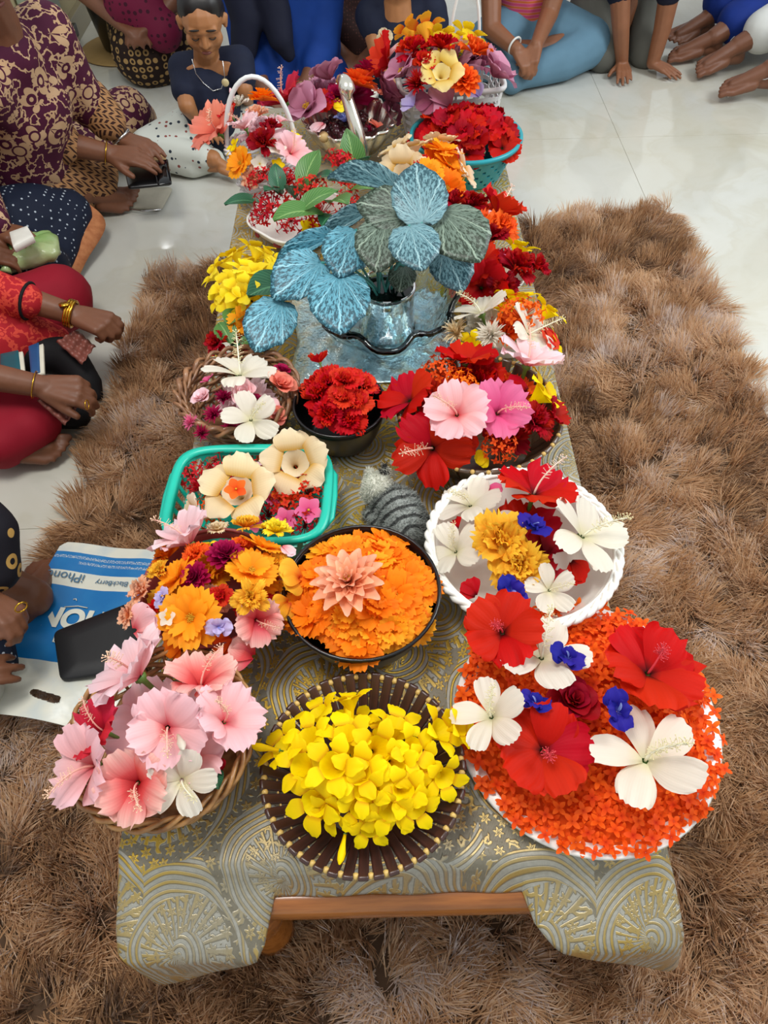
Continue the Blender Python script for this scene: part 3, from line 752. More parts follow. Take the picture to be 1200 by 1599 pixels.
def wicker(c, Rr, h, label, mat, stakes=22, rows=9, slope=.72, loops=False, sy=1.0):
    t = thing('wicker_basket', label, 'basket', (c.x, c.y, TZ))
    rad = lambda z: Rr * (slope + (1 - slope) * (z / h) ** .8)
    b = MB(); b.lathe([(0, .004), (Rr * slope, .004), (Rr * slope, .009), (0, .009)], 36); b.build('base', mat, t)
    for k in range(stakes):
        a = 2 * PI * k / stakes; s_ = MB()
        s_.tube([(rad(h * i / 6) * math.cos(a), rad(h * i / 6) * math.sin(a) * sy, .005 + h * i / 6) for i in range(7)], .0026, 6, flat=.5, flatdir=(math.cos(a), math.sin(a), 0)); s_.build('stake', mat, t)
    for q in range(rows):
        z = h * (q + .6) / (rows + .4); w = MB(); N = stakes * 4
        w.tube([((rad(z) + .0036 * math.cos(stakes / 2 * 2 * PI * i / N + q * PI)) * math.cos(2 * PI * i / N), (rad(z) + .0036 * math.cos(stakes / 2 * 2 * PI * i / N + q * PI)) * math.sin(2 * PI * i / N) * sy, z) for i in range(N)], .0034, 6, closed=True); w.build('weaver', mat, t)
    for q in range(3):                      # twisted rim
        w = MB(); N = 110; tw = 9
        w.tube([((Rr + .005 * math.cos(tw * 2 * PI * i / N + q * 2.09)) * math.cos(2 * PI * i / N), (Rr + .005 * math.cos(tw * 2 * PI * i / N + q * 2.09)) * math.sin(2 * PI * i / N) * sy, h + .004 + .005 * math.sin(tw * 2 * PI * i / N + q * 2.09)) for i in range(N)], .0032, 6, closed=True); w.build('rim_strand', mat, t)
    if loops:                               # open braided border of arched canes
        for q in range(2):
            w = MB(); N = 160
            w.tube([((Rr + .008 + .005 * math.cos(11 * 2 * PI * i / N + q * PI)) * math.cos(2 * PI * i / N), (Rr + .008 + .005 * math.cos(11 * 2 * PI * i / N + q * PI)) * math.sin(2 * PI * i / N) * sy, h + .008 + .008 * math.sin(11 * 2 * PI * i / N + q * PI)) for i in range(N)], .0034, 6, closed=True, flat=1.5); w.build('border_cane', mat, t)
    return t
def round_bowl(name, c, Rr, h, label, mat, foot=.5, th=.0035, rim=.003, bulge=.2, flute=None, cat='bowl', n=48, z0=None):
    t = thing(name, label, cat, (c.x, c.y, TZ if z0 is None else z0)); prof = []
    for i in range(9):
        u = i / 8; prof.append((Rr * (foot + (1 - foot) * (u ** (1 - bulge * 2) if bulge else u) ), .003 + h * (u ** (1 + bulge * 2))))
    out = [(0, .003)] + prof; inn = [(r_ - th, max(z_, .003 + th)) for r_, z_ in prof][::-1] + [(0, .003 + th)]
    b = MB(); b.lathe(out + inn, n, rf=flute); b.build('body', mat, t)
    w = MB(); w.tube([((Rr - th / 2) * (flute(2 * PI * i / n, h) if flute else 1) * math.cos(2 * PI * i / n), (Rr - th / 2) * (flute(2 * PI * i / n, h) if flute else 1) * math.sin(2 * PI * i / n), .003 + h) for i in range(n)], rim, 8, closed=True); w.build('rim', mat, t)
    return t
def super_r(a, hx, hy, p=5.0):
    c, s = abs(math.cos(a)), abs(math.sin(a)); return 1.0 / ((c / hx) ** p + (s / hy) ** p) ** (1 / p)
def plastic_basket(name, c, hx, hy, h, rzd, label, mat, slots='v', n=96, rows=9, taper=.82, rimw=.012, p=5.0):
    """open plastic basket; slots: 'v' tall slots, 'h' short slots, 'd' round-ish holes"""
    t = thing(name, label, 'basket', (c.x, c.y, TZ), R(rzd))
    def pt(a, u, k=0.0):
        r_ = super_r(a, hx, hy, p) * lerp(taper, 1, u) + k; return (r_ * math.cos(a), r_ * math.sin(a), .004 + h * u)
    b = MB()
    for i in range(rows + 1):
        for j in range(n): b.v.append(pt(2 * PI * j / n, i / rows))
    for i in range(rows):
        for j in range(n):
            hole = False
            if slots == 'v': hole = 1 <= i < rows - 1 and i != rows // 2 and j % 3 != 0
            elif slots == 'h': hole = 1 <= i < rows - 1 and i % 2 == 1 and j % 4 != 0
            else: hole = 1 <= i < rows - 1 and i % 2 == 1 and (j + (i // 2) % 2 * 2) % 4 < 1
            if not hole: b.face((i * n + j, i * n + (j + 1) % n, (i + 1) * n + (j + 1) % n, (i + 1) * n + j))
    solid(b.build('wall', mat, t, smooth=False), .0025)
    f = MB(); f.lathe([(0, .003), (1, .003), (1, .006), (0, .006)], n, rf=lambda a, z: super_r(a, hx, hy, p) * taper); f.build('base', mat, t)
    w = MB(); prof = [(-.002, -.006), (rimw * .6, -.008), (rimw, -.002), (rimw * .9, .004), (0, .005), (-.004, 0)]
    w.grid(lambda u, v: (lambda q: (q[0], q[1], q[2] + prof[int(round(v * 6)) % 6][1]))(pt(2 * PI * u, 1, prof[int(round(v * 6)) % 6][0])), n, 6, cu=True, cv=True); w.build('rim', mat, t)
    return t

# --- the containers, standing on the cloth
CC = {}
c, r_ = ring_at(567, 1198, 160, .07); slat_bowl(c, r_, .07, 'dark brown stick bowl with pale beads holding yellow trumpet flowers, nearest the front edge', 44, .52); CC['yel'] = (c, r_)
c, r_ = ring_at(252, 1146, 140, .085); wicker(c, r_, .085, 'round brown wicker basket at the front left corner full of pink hibiscus', M_WICK); CC['pink'] = (c, r_)
c, r_ = ring_at(915, 1122, 205, .022)
t = thing('serving_plate', 'large round white ceramic plate heaped with tiny orange ixora', 'plate', (c.x, c.y, TZ))
b = MB(); b.lathe([(0, .002), (r_ * .62, .002), (r_ * .68, .006), (r_ * .98, .019), (r_, .022), (r_ * .985, .025), (r_ * .68, .012), (r_ * .6, .007), (0, .007)], 64); b.build('body', M_WHITE, t); CC['plate'] = (c, r_)
c, r_ = ring_at(817, 850, 144, .07)
t = round_bowl('ceramic_dish', c, r_, .07, 'white ceramic dish with a rope-twist rim holding hibiscus and blue pea flowers', M_WHITE, .45, .005, .004, .2)
for q in range(2):
    w = MB(); N = 160; w.tube([((r_ + .003 + .0032 * math.cos(22 * 2 * PI * i / N + q * PI)) * math.cos(2 * PI * i / N), (r_ + .003 + .0032 * math.cos(22 * 2 * PI * i / N + q * PI)) * math.sin(2 * PI * i / N), .073 + .0032 * math.sin(22 * 2 * PI * i / N + q * PI)) for i in range(N)], .0045, 6, closed=True); w.build('rope_rim', M_WHITE, t)
CC['dish'] = (c, r_)
c, r_ = ring_at(565, 922, 123, .095); round_bowl('black_bowl', c, r_, .095, 'wide glossy black bowl filled with orange cosmos', M_BLACK, .62, .003, .0028, .15); CC['orng'] = (c, r_)
c, r_ = ring_at(531, 632, 73, .08); round_bowl('black_bowl', c, r_, .08, 'small deep black bowl packed with bright red ruffled flowers', M_BLACK, .62, .003, .0028, .15); CC['redb'] = (c, r_)
c, r_ = ring_at(330, 915, 108, .095); round_bowl('clay_bowl', c, r_, .095, 'reddish brown plastic bowl overflowing with mixed orange and yellow blooms', M_CLAY, .5, .003, .003, .15); CC['mix'] = (c, r_)
c, r_ = ring_at(372, 614, 85, .07); wicker(c, r_, .07, 'round wicker basket with a braided border holding white and pink flowers', M_WICK2, loops=True); CC['wick2'] = (c, r_)
c, r_ = ring_at(750, 640, 128, .08); slat_bowl(c, r_, .08, 'brown stick bowl with beads heaped with red and pink hibiscus on the right', 34, .7, .0095, .004, M_OLIVE, beadpos=.97); CC['rbowl'] = (c, r_)
c = P(390, 772, TZ + .075); k = depth(c) / F_PX
t = plastic_basket('plastic_basket', c, 118 * k, 88 * k, .075, -2, 'turquoise plastic slotted basket with handles holding cream and pink flowers', M_TURQ, 'v'); CC['turq'] = (c, 110 * k)
for s_ in (-1, 1):
    b = MB(); b.tube([(s_ * 116 * k, -60 * k, .07), (s_ * 127 * k, -42 * k, .071), (s_ * 129 * k, 0, .071), (s_ * 127 * k, 42 * k, .071), (s_ * 116 * k, 60 * k, .07)], .0085, 8, flat=.45); b.build('handle', M_TURQ, t)
for nm, px, py, hp, dz, lab in (('r1', 792, 508, 60, .05, 'small white bowl under yellow and white flowers at the right edge'), ('r2', 772, 425, 52, .05, 'small white bowl under dark red carnation-like flowers, right edge'), ('r3', 744, 348, 46, .05, 'small white bowl of red and orange flowers behind the begonia leaves'), ('l1', 382, 440, 42, .06, 'small white bowl holding a pile of yellow trumpets at the left edge'), ('l2', 362, 535, 30, .03, 'little white saucer of red and orange blooms left of the wicker basket')):
    c, r_ = ring_at(px, py, hp, dz); round_bowl('small_bowl', c, r_, dz, lab, M_WHITE, .5, .003, .002, .15); CC[nm] = (c, r_)
c, r_ = ring_at(468, 335, 80, .05); round_bowl('white_bowl', c, r_, .05, 'white bowl with red spots holding red ixora and green leaves', M_WHITE, .45, .004, .003, .2, flute=lambda a, z: 1 + .035 * math.sin(6 * a)); CC['ixb'] = (c, r_)
rspot = plain('red_glaze', '#8c2018', .3)
for a in (-150, -115, -82, -50):
    b = MB(); b.ball((0, 0, 0), .011, 6, 10, (.35, 1, .55)); b.build('painted_spot', rspot, bpy.data.objects['white_bowl'], loc=((r_ * .93) * math.cos(R(a)), r_ * .93 * math.sin(R(a)), .036), rot=(0, -.35, R(a)))
# white slotted basket and turquoise colander at the far end
c = P(706, 160, TZ + .13); c.y = 2.055; c.x = .197; k = depth(c) / F_PX
t = plastic_basket('plastic_basket', c, .132, .10, .13, 5, 'white slotted plastic basket with mauve and yellow flowers at the far end', M_WPLAST, 'h', 112, 13, .86, .008, 8.0); CC['wbas'] = (c, 80 * k)
b = MB(); b.tube([(.05 + .04 * math.cos(a), .07, .15 + .17 * math.sin(a)) for a in [PI * i / 14 for i in range(15)]], .004, 8); b.build('handle', M_WPLAST, t)
c, r_ = ring_at(728, 214, 84, .09); t = plastic_basket('colander', c, r_, r_, .09, 0, 'round blue-green plastic colander piled with red flowers', M_TURQ2, 'd', 88, 13, .7, .007, 2.0); CC['cola'] = (c, r_)
c, r_ = ring_at(672, 275, 54, .08); round_bowl('yellow_cup', c, r_, .08, 'yellow plastic cup holding cream trumpets and orange cosmos', plain('yellow_plastic', '#d9c436', .4), .75, .003, .003, .1); CC['ycup'] = (c, r_)
# white handled basket
c, r_ = ring_at(410, 232, 55, .10); t = wicker(c, r_, .10, 'small white basket with a tall arched handle at the far left', M_WPLAST, 18, 9, .75); CC['hbas'] = (c, r_)
b = MB(); b.tube([(r_ * .98 * math.cos(a), 0, .09 + .17 * math.sin(a)) for a in [PI * i / 20 for i in range(21)]], .0055, 8); b.build('handle', M_WPLAST, t)
c, r_ = ring_at(545, 172, 78, .07); c.y = 2.115; r_ = .082; round_bowl('white_bowl', c, r_, .07, 'white bowl of mauve and orange flowers behind the silver swan', M_WHITE, .5, .003, .002, .15); CC['back'] = (c, r_)

# ------------------------------------------------------------------ silver swan bowl
t_ = NT('polished_silver'); t_.set(t_.mix(t_.noise(20, 2), lin('#e6e0cc'), lin('#f7f4ea')), .2, .95); M_SILVER = t_.m
c, r_ = ring_at(548, 208, 68, .06)
sw = thing('swan_bowl', 'shiny silver swan-shaped bowl with a tall curved neck', 'bowl', (c.x, c.y, TZ)); CC['swan'] = (c, r_)
b = MB(); fl = lambda a, z: 1 + (.055 * math.sin(16 * a)) * sstep(.02, .09, z)
prof = [(.0, .004), (.035, .004), (.03, .012), (.045, .018), (.075, .03), (r_ * .88, .062), (r_ * 1.0, .088), (r_ * 1.05, .102), (r_ * 1.0, .098), (r_ * .84, .064), (.06, .036), (0, .033)]
b.lathe(prof, 96, rf=fl); b.build('body', M_SILVER, sw)
b = MB(); pts = [(.02, -r_ * .75, .03), (.026, -r_ * .98, .05), (.026, -r_ * 1.03, .085), (.016, -r_ * .93, .125), (.004, -r_ * .75, .16), (-.006, -r_ * .62, .19), (-.010, -r_ * .62, .212), (-.006, -r_ * .78, .222), (.0, -r_ * .95, .212), (.004, -r_ * 1.06, .19)]
pp = []
for i in range(len(pts) - 1):
    p0, p1, p2, p3 = [Vector(pts[max(0, min(len(pts) - 1, i + d))]) for d in (-1, 0, 1, 2)]
    for s_ in range(4):
        u = s_ / 4; pp.append(.5 * ((2 * p1) + (p2 - p0) * u + (2 * p0 - 5 * p1 + 4 * p2 - p3) * u * u + (3 * p1 - p0 - 3 * p2 + p3) * u ** 3))
pp.append(Vector(pts[-1])); n = len(pp)
b.tube(pp, [lerp(.021, .0125, min(1, i / (n * .6))) * (1 + (.55 * math.exp(-((i / n - .86) / .08) ** 2))) * (1 if i < n - 3 else .6 - .15 * (i - n + 3)) for i in range(n)], 12); b.build('neck', M_SILVER, sw)
for s_ in (-1, 1):
    b = MB(); b.ball((0, 0, 0), .0022, 5, 6); b.build('eye', M_BLACK, sw, loc=(s_ * .014 - .002, -r_ * .86, .22))
b = MB(); b.tube([(.0, r_ * .9, .05), (0, r_ * 1.1, .085), (0, r_ * 1.16, .105)], [.02, .016, .003], 8, flat=.5); b.build('tail', M_SILVER, sw)
M_BERRY = plain('dark_berry', '#38161c', .25, vary=.3, scale=60)
bb = MB(); bb.ball((0, 0, 0), .0105, 7, 10, (1, 1, .9)); bme = bb.mesh('berry', M_BERRY); rr = random.Random(4)
for k in range(34):
    a = k * 2.4; q = r_ * .62 * math.sqrt((k + .5) / 34); hz_ = .05 + .02 * (1 - q / r_) + (.0 if k % 2 else .012)
    tag(obj('berry', bme, None, (c.x + q * math.cos(a), c.y + q * math.sin(a), TZ + hz_ + .012)), 'dark purple-brown berry inside the silver swan bowl', 'berry', 'berries in the swan bowl')

# ------------------------------------------------------------------ arranging the flowers
def F(kind, col, px, py, dz, sp, az=-90, tilt=25, label=None, group=None, spin=None):
    """one flower centred at a photo spot, dz above the table top, sp = apparent diameter"""
    p = P(px, py, TZ + dz); return flower(kind, col, p, sp * depth(p) / F_PX, az, tilt, spin, label, group)
CN = {'red': 'bright red', 'dred': 'dark red', 'crim': 'crimson', 'rose': 'deep rose red', 'pink': 'pink', 'lpink': 'pale pink', 'cpink': 'pink-edged red', 'dpink': 'dark pink', 'hpink': 'hot pink', 'mag': 'magenta', 'white': 'white',
 'cream': 'cream', 'cream2': 'peach-cream', 'yel': 'bright yellow', 'yel2': 'lemon yellow', 'pyel': 'pale yellow', 'ygold': 'golden yellow', 'orng': 'orange', 'lorng': 'light orange', 'rorng': 'red-orange', 'ixor': 'scarlet', 'ixo': 'orange-red', 'peach': 'peach', 'salm': 'salmon pink',
 'coral': 'coral red', 'blue': 'deep blue', 'lblue': 'pale blue', 'lilac': 'lilac', 'mauve': 'mauve', 'dmauve': 'dusky mauve'}
KN = {'hib': 'hibiscus', 'hibr': 'hibiscus', 'hibl': 'hibiscus', 'hibn': 'hibiscus', 'hibc': 'hibiscus with curled petals', 'whib': 'narrow-petalled hibiscus', 'dbl': 'ruffled double flower', 'carn': 'frilly carnation-like flower', 'trum': 'trumpet flower', 'mand': 'wide trumpet flower',
 'cosm': 'cosmos', 'zin': 'zinnia', 'dahl': 'dahlia', 'rose': 'rose', 'pea': 'pea flower', 'five': 'small five-petalled flower', 'cup': 'broad cupped flower', 'ixc': 'ixora cluster', 'tuft': 'spiky tufted flower', 'lone': 'loose petals', 'bud': 'flower bud'}
def where(px, py, items, me):
    """say where among its look-alikes in one container a flower lies"""
    same = [q for q in items if q[0:2] == me[0:2]]
    if len(same) < 2: return ''
    if len(same) == 2:
        o = [q for q in same if q is not me][0]; dx, dy = me[2] - o[2], me[3] - o[3]
        return (', right one' if dx > 0 else ', left one') if abs(dx) > abs(dy) else (', nearer one' if dy > 0 else ', farther one')
    ls = sorted(same, key=lambda q: q[2]); k = next(i for i, q in enumerate(ls) if q is me)
    if k == 0: return ', leftmost'
    if k == len(ls) - 1: return ', rightmost'
    return ', %s from left' % ('second', 'third', 'fourth', 'fifth', 'sixth', 'seventh', 'eighth', 'ninth', 'tenth', 'eleventh', 'twelfth')[k - 1]
def bouquet(place, group, items):
    """items: (kind, col, px, py, dz, size_px, az, tilt)"""
    for q in items:
        kind, col, px, py, dz, sp = q[:6]; az, tilt = (q[6], q[7]) if len(q) > 7 else (-90, 25)
        F(kind, col, px, py, dz, sp, az, tilt, '%s %s %s%s' % (CN[col], KN[kind], place, where(px, py, items, q)), group)
def heap(kind, cols, c, r_, n, z0, dome, size, label, group, lean=35, jit=.25, seed=1):
    """n alike flowers on a dome: centre c, radius r_ in metres, facing outwards and up"""
    rr = random.Random(seed)
    for k in range(n):
        t = math.sqrt((k + .5) / n); a = k * 2.39996 + rr.uniform(-jit, jit)
        x, y = c.x + r_ * t * math.cos(a), c.y + r_ * t * math.sin(a)
        flower(kind, cols[k % len(cols)], Vector((x, y, z0 + dome * (1 - t * t) + rr.uniform(-.004, .004))), size * rr.uniform(.88, 1.12), math.degrees(a) + rr.uniform(-40, 40), lean * t + rr.uniform(-12, 12), None, label, group)

# --- pink hibiscus basket, front left
bouquet('in the front left wicker basket', 'flowers in the pink wicker basket', [
 ('hib', 'lpink', 217, 1056, .14, 158, 150, 40), ('hib', 'cpink', 314, 1072, .13, 128, 80, 30), ('hib', 'dpink', 163, 1142, .13, 112, 170, 35), ('hib', 'pink', 262, 1136, .155, 135, -60, 25),
 ('hib', 'pink', 350, 1128, .14, 128, 20, 35), ('hib', 'pink', 148, 1196, .125, 150, -160, 38), ('hib', 'cpink', 216, 1222, .13, 132, -100, 30), ('whib', 'white', 284, 1218, .13, 112, -70, 35), ('bud', 'white', 282, 1158, .165, 50, -60, 55), ('rose', 'dred', 336, 1196, .10, 45, -40, 30), ('hib', 'pink', 300, 1180, .11, 110, -40, 20)])
flower('hibn', 'lpink', CC['pink'][0] + Vector((0, 0, -.01)), .15, 0, 0, None, 'pale pink hibiscus deep inside the front left wicker basket', 'flowers in the pink wicker basket')
lf = cm('leafg', lambda: leaf_mb(), M_LEAF, 'leaf')

# --- yellow trumpets in the stick bowl
c, r_ = CC['yel']
YL = 'bright yellow trumpet flower piled in the front stick bowl'
YG = 'yellow trumpets in the front stick bowl'
rr = random.Random(12)
for (px, py, dz, sp, az, tl) in [(545, 1090, .10, 72, 100, 60), (495, 1112, .10, 74, 130, 45), (620, 1128, .11, 80, 60, 40), (690, 1140, .10, 82, 20, 45), (440, 1165, .09, 84, 170, 45), (480, 1150, .12, 80, 150, 30), (540, 1145, .13, 84, 100, 25), (590, 1170, .14, 88, -60, 20), (645, 1170, .125, 80, -30, 40),
 (470, 1195, .12, 84, -170, 30), (520, 1195, .145, 90, -120, 15), (560, 1205, .14, 84, -90, 20), (615, 1195, .13, 76, -60, 30), (660, 1190, .11, 66, -40, 40), (695, 1215, .095, 74, -50, 50), (490, 1255, .105, 92, -140, 45), (515, 1270, .10, 70, -110, 60), (565, 1262, .11, 78, -80, 50), (610, 1268, .11, 80, -80, 55),
 (650, 1262, .10, 76, -60, 50), (570, 1235, .13, 76, -90, 35), (630, 1235, .12, 76, -60, 30), (580, 1295, .09, 70, -90, 60), (545, 1165, .09, 80, 20, 20), (600, 1145, .09, 76, 90, 30), (525, 1230, .10, 80, 180, 30), (660, 1225, .09, 70, -20, 35), (720, 1135, .10, 62, 10, 50), (555, 1125, .08, 70, 80, 40), (590, 1225, .08, 80, 0, 10), (500, 1220, .09, 76, 200, 20)]:
    F('trum', 'yel', px, py, dz, sp * 1.22, az + rr.uniform(-15, 15), tl, YL, YG)
for (px, py, az, tl, wh) in ((535, 1325, -100, 80, 'hanging over the front rim of'), (415, 1168, 170, 85, 'poking out at the left of'), (545, 1122, 100, 70, 'at the back of')):
    F('bud', 'yel', px, py, .09, 48, az, tl, 'slim yellow bud %s the front stick bowl' % wh, 'yellow buds in the front stick bowl')

# --- ixora plate
c, r_ = CC['plate']
ixb = ixo_floret(); ixme = [ixb.mesh('ixora_floret', petal_mat(k)) for k in ('ixo', 'ixo', 'rorng', 'lorng')]
mb = MB(); rr = random.Random(8)
mb.lathe([(0, .034), (r_ * .3, .036), (r_ * .62, .034), (r_ * .85, .026), (r_ * .93, .016), (r_ * .6, .008), (0, .008)], 40, rf=lambda a, z: 1 + .03 * math.sin(7 * a) + .02 * math.sin(13 * a + 1))
def put_ixo(mb_, x, y, z, sc_, a, tl, sp_): mb_.add(ixb, Matrix.Translation((x, y, z)) @ rz(a) @ ry(tl) @ rz(sp_) @ scl(sc_))
for k in range(900):
    t_ = math.sqrt(rr.random()) * .98; a = rr.uniform(0, 2 * PI)
    put_ixo(mb, r_ * t_ * math.cos(a), r_ * t_ * math.sin(a), .026 + .018 * (1 - t_ ** 3) + rr.uniform(-.003, .003), rr.uniform(.0075, .0105), math.degrees(a), rr.uniform(-35, 55), rr.uniform(0, 90))
mo = mb.build('ixora_mound', petal_mat('ixo'), None, loc=(c.x, c.y, TZ)); tag(mo, 'dense bed of tiny orange-red ixora florets on the big white plate', 'petals', kind='stuff')
for k in range(260):
    t_ = math.sqrt((k + .5) / 260) * 1.0; a = k * 2.39996; x, y = r_ * t_ * math.cos(a), r_ * t_ * math.sin(a)
    o = obj('ixora_floret', ixme[rr.choice((0, 0, 0, 1, 2, 2, 3)) if k % 9 == 0 else rr.choice((0, 1, 2))], None, mat=Matrix.Translation((c.x + x, c.y + y, TZ + .036 + .016 * (1 - t_ ** 3))) @ rz(math.degrees(a)) @ ry(rr.uniform(-30, 45)) @ rz(rr.uniform(0, 90)) @ scl(rr.uniform(.0085, .0115)))
    tag(o, 'tiny orange-red four-petalled ixora floret on the big white plate', 'flower', 'ixora florets on the white plate')
bouquet('lying on the orange ixora plate', 'large flowers on the ixora plate', [
 ('hibr', 'red', 785, 988, .115, 128, -110, 12), ('whib', 'white', 846, 1028, .10, 150, 90, 15), ('pea', 'blue', 884, 1031, .115, 74, 0, 15), ('pea', 'blue', 835, 1102, .11, 66, 60, 15), ('pea', 'blue', 962, 1112, .115, 82, -60, 15), ('rose', 'rose', 895, 1098, .075, 106, 0, 5),
 ('hibr', 'red', 1012, 1052, .085, 160, 30, 15), ('hibr', 'red', 848, 1172, .085, 150, -90, 10), ('whib', 'white', 768, 1120, .11, 125, 180, 20), ('whib', 'white', 1008, 1188, .085, 180, 100, 8)])

# --- white rope-rim dish
bouquet('in the white rope-rim dish', 'flowers in the white rope-rim dish', [
 ('hibl', 'red', 834, 772, .10, 128, 60, 25), ('lone', 'hpink', 770, 770, .085, 55, 120, 20), ('whib', 'white', 735, 790, .08, 105, 150, 20), ('whib', 'white', 712, 862, .075, 100, 180, 25), ('lone', 'red', 712, 820, .075, 48, 160, 30), ('pea', 'blue', 829, 826, .125, 72, 40, 20), ('pea', 'blue', 797, 924, .115, 72, -60, 20),
 ('dbl', 'ygold', 784, 850, .10, 130, -100, 15), ('dbl', 'ygold', 808, 884, .09, 115, -80, 30), ('lone', 'dred', 862, 850, .085, 95, -20, 10), ('lone', 'dred', 846, 880, .075, 80, 60, 10), ('whib', 'white', 910, 838, .10, 140, 10, 25), ('lone', 'red', 895, 895, .08, 75, -40, 30), ('lone', 'red', 737, 918, .075, 58, -120, 25), ('whib', 'white', 858, 922, .085, 85, -60, 20), ('lone', 'white', 796, 806, .09, 48, 90, 20), ('lone', 'dpink', 880, 905, .06, 70, 0, 10), ('hibn', 'crim', 815, 850, .05, 140, 0, 0)])

# --- orange cosmos bowl
c, r_ = CC['orng']
heap('cosm', ['orng', 'orng', 'orng', 'lorng'], c, r_ * .76, 40, TZ + .088, .028, .068, 'orange cosmos with a yellow centre filling the wide black bowl', 'orange cosmos in the wide black bowl', 30, seed=3)
F('dahl', 'peach', 547, 914, .145, 122, 180, 10, 'large peach dahlia resting on the orange cosmos', 'showpiece bloom')

# --- turquoise basket
bouquet('in the turquoise plastic basket', 'flowers in the turquoise basket', [
 ('mand', 'cream', 371, 766, .105, 127, -100, 15), ('five', 'rorng', 369, 764, .118, 37, -90, 15), ('mand', 'cream', 461, 723, .10, 112, -80, 30), ('mand', 'cream2', 304, 808, .09, 80, -160, 65), ('tuft', 'ixor', 318, 765, .075, 60, 160, 40), ('five', 'coral', 378, 720, .08, 28, 90, 30), ('five', 'rorng', 446, 770, .075, 45, -60, 20), ('ixc', 'red', 482, 772, 0.063, 74, 0, 20), ('five', 'hpink', 482, 797, .08, 45, -60, 20), ('five', 'hpink', 446, 812, .075, 41, -90, 25), ('five', 'hpink', 398, 818, .075, 30, -90, 25), ('five', 'hpink', 423, 780, .075, 30, 20, 20),
 ('ixc', 'coral', 448, 790, 0.058, 74, -40, 10), ('ixc', 'crim', 476, 822, 0.058, 64, -60, 20), ('ixc', 'rorng', 332, 798, 0.063, 66, -140, 20), ('ixc', 'crim', 420, 805, 0.058, 68, -90, 10), ('ixc', 'ixor', 350, 742, 0.058, 74, 120, 10), ('five', 'lpink', 397, 728, .08, 28, 90, 30), ('ixc', 'coral', 400, 742, 0.053, 72, 90, 10), ('ixc', 'ixor', 300, 745, 0.053, 62, 160, 10), ('ixc', 'ixor', 440, 750, 0.053, 74, 0, 10)])

# --- mixed bowl, left
bouquet('in the reddish brown bowl', 'flowers in the reddish brown bowl', [
 ('hib', 'lpink', 296, 848, .12, 121, 130, 40), ('dbl', 'rorng', 308, 869, .135, 59, 120, 15), ('zin', 'mag', 353, 871, .14, 66, 60, 15), ('zin', 'mag', 307, 903, .145, 55, -140, 25), ('cosm', 'lorng', 279, 905, .135, 77, 160, 35), ('cosm', 'lorng', 393, 893, .14, 81, 30, 20), ('cosm', 'lorng', 300, 965, .13, 101, -110, 30), ('cosm', 'lorng', 409, 858, .125, 73, 60, 50),
 ('carn', 'yel2', 430, 832, .12, 62, 60, 30), ('dbl', 'ygold', 385, 826, .12, 64, 90, 35), ('carn', 'ygold', 392, 935, .145, 77, -60, 20), ('carn', 'peach', 226, 925, .12, 68, 180, 40), ('carn', 'ygold', 253, 895, .13, 57, 160, 30), ('carn', 'peach', 203, 962, .11, 51, -170, 45), ('dbl', 'coral', 346, 932, .135, 51, -90, 20), ('dbl', 'red', 241, 956, .12, 46, -150, 35), ('lone', 'pink', 232, 980, .115, 101, -130, 35), ('lone', 'cpink', 380, 1012, .10, 84, -60, 45),
 ('lone', 'ygold', 452, 898, .12, 86, 0, 45), ('pea', 'lilac', 256, 936, .135, 44, -160, 30), ('pea', 'lilac', 342, 978, .135, 55, -90, 35), ('five', 'white', 262, 964, .14, 31, -130, 25), ('five', 'yel', 284, 940, .135, 40, -140, 20), ('lone', 'lpink', 447, 862, .115, 51, 40, 40), ('dbl', 'rorng', 377, 853, .13, 37, 60, 15), ('hib', 'cpink', 400, 968, .115, 88, -60, 45), ('lone', 'ygold', 438, 945, .11, 66, -30, 45), ('carn', 'cream', 340, 830, .12, 48, 90, 30), ('dbl', 'lorng', 330, 900, .10, 99, 0, 0), ('dbl', 'ygold', 270, 940, .09, 99, 180, 20), ('dbl', 'lorng', 400, 915, .10, 99, 0, 20), ('lone', 'orng', 270, 1008, .10, 66, -120, 50), ('lone', 'rorng', 345, 1000, .10, 68, -90, 50), ('trum', 'yel2', 322, 850, .13, 40, 100, 50), ('dbl', 'orng', 372, 872, .105, 84, 20, 10), ('carn', 'ygold', 428, 884, .115, 66, 20, 25), ('dbl', 'peach', 330, 945, .105, 84, -90, 10), ('carn', 'orng', 262, 872, .10, 60, 150, 30), ('dbl', 'coral', 402, 948, .10, 80, -40, 25)])

# --- wicker basket with braided border
bouquet('in the braided wicker basket', 'flowers in the braided wicker basket', [
 ('whib', 'white', 375, 586, .10, 118, 80, 20), ('lone', 'hpink', 326, 592, .085, 34, 150, 25), ('rose', 'mag', 441, 580, .085, 36, 40, 25), ('rose', 'salm', 437, 604, .095, 66, 0, 25), ('rose', 'pink', 382, 616, .095, 58, -90, 15), ('rose', 'lpink', 318, 624, .09, 50, 170, 20), ('whib', 'white', 392, 656, .095, 92, -70, 25), ('tuft', 'mag', 337, 650, .085, 48, -120, 20), ('tuft', 'hpink', 303, 662, .08, 42, -160, 30), ('tuft', 'mag', 318, 678, .075, 40, -120, 30), ('lone', 'lpink', 428, 634, .085, 42, -20, 25), ('rose', 'salm', 432, 650, .075, 42, -30, 30), ('tuft', 'mag', 350, 626, .07, 46, 0, 10), ('rose', 'mag', 400, 630, .07, 40, 0, 10), ('tuft', 'mag', 360, 670, .065, 44, -90, 15), ('dbl', 'lpink', 385, 630, .045, 110, 0, 0)])

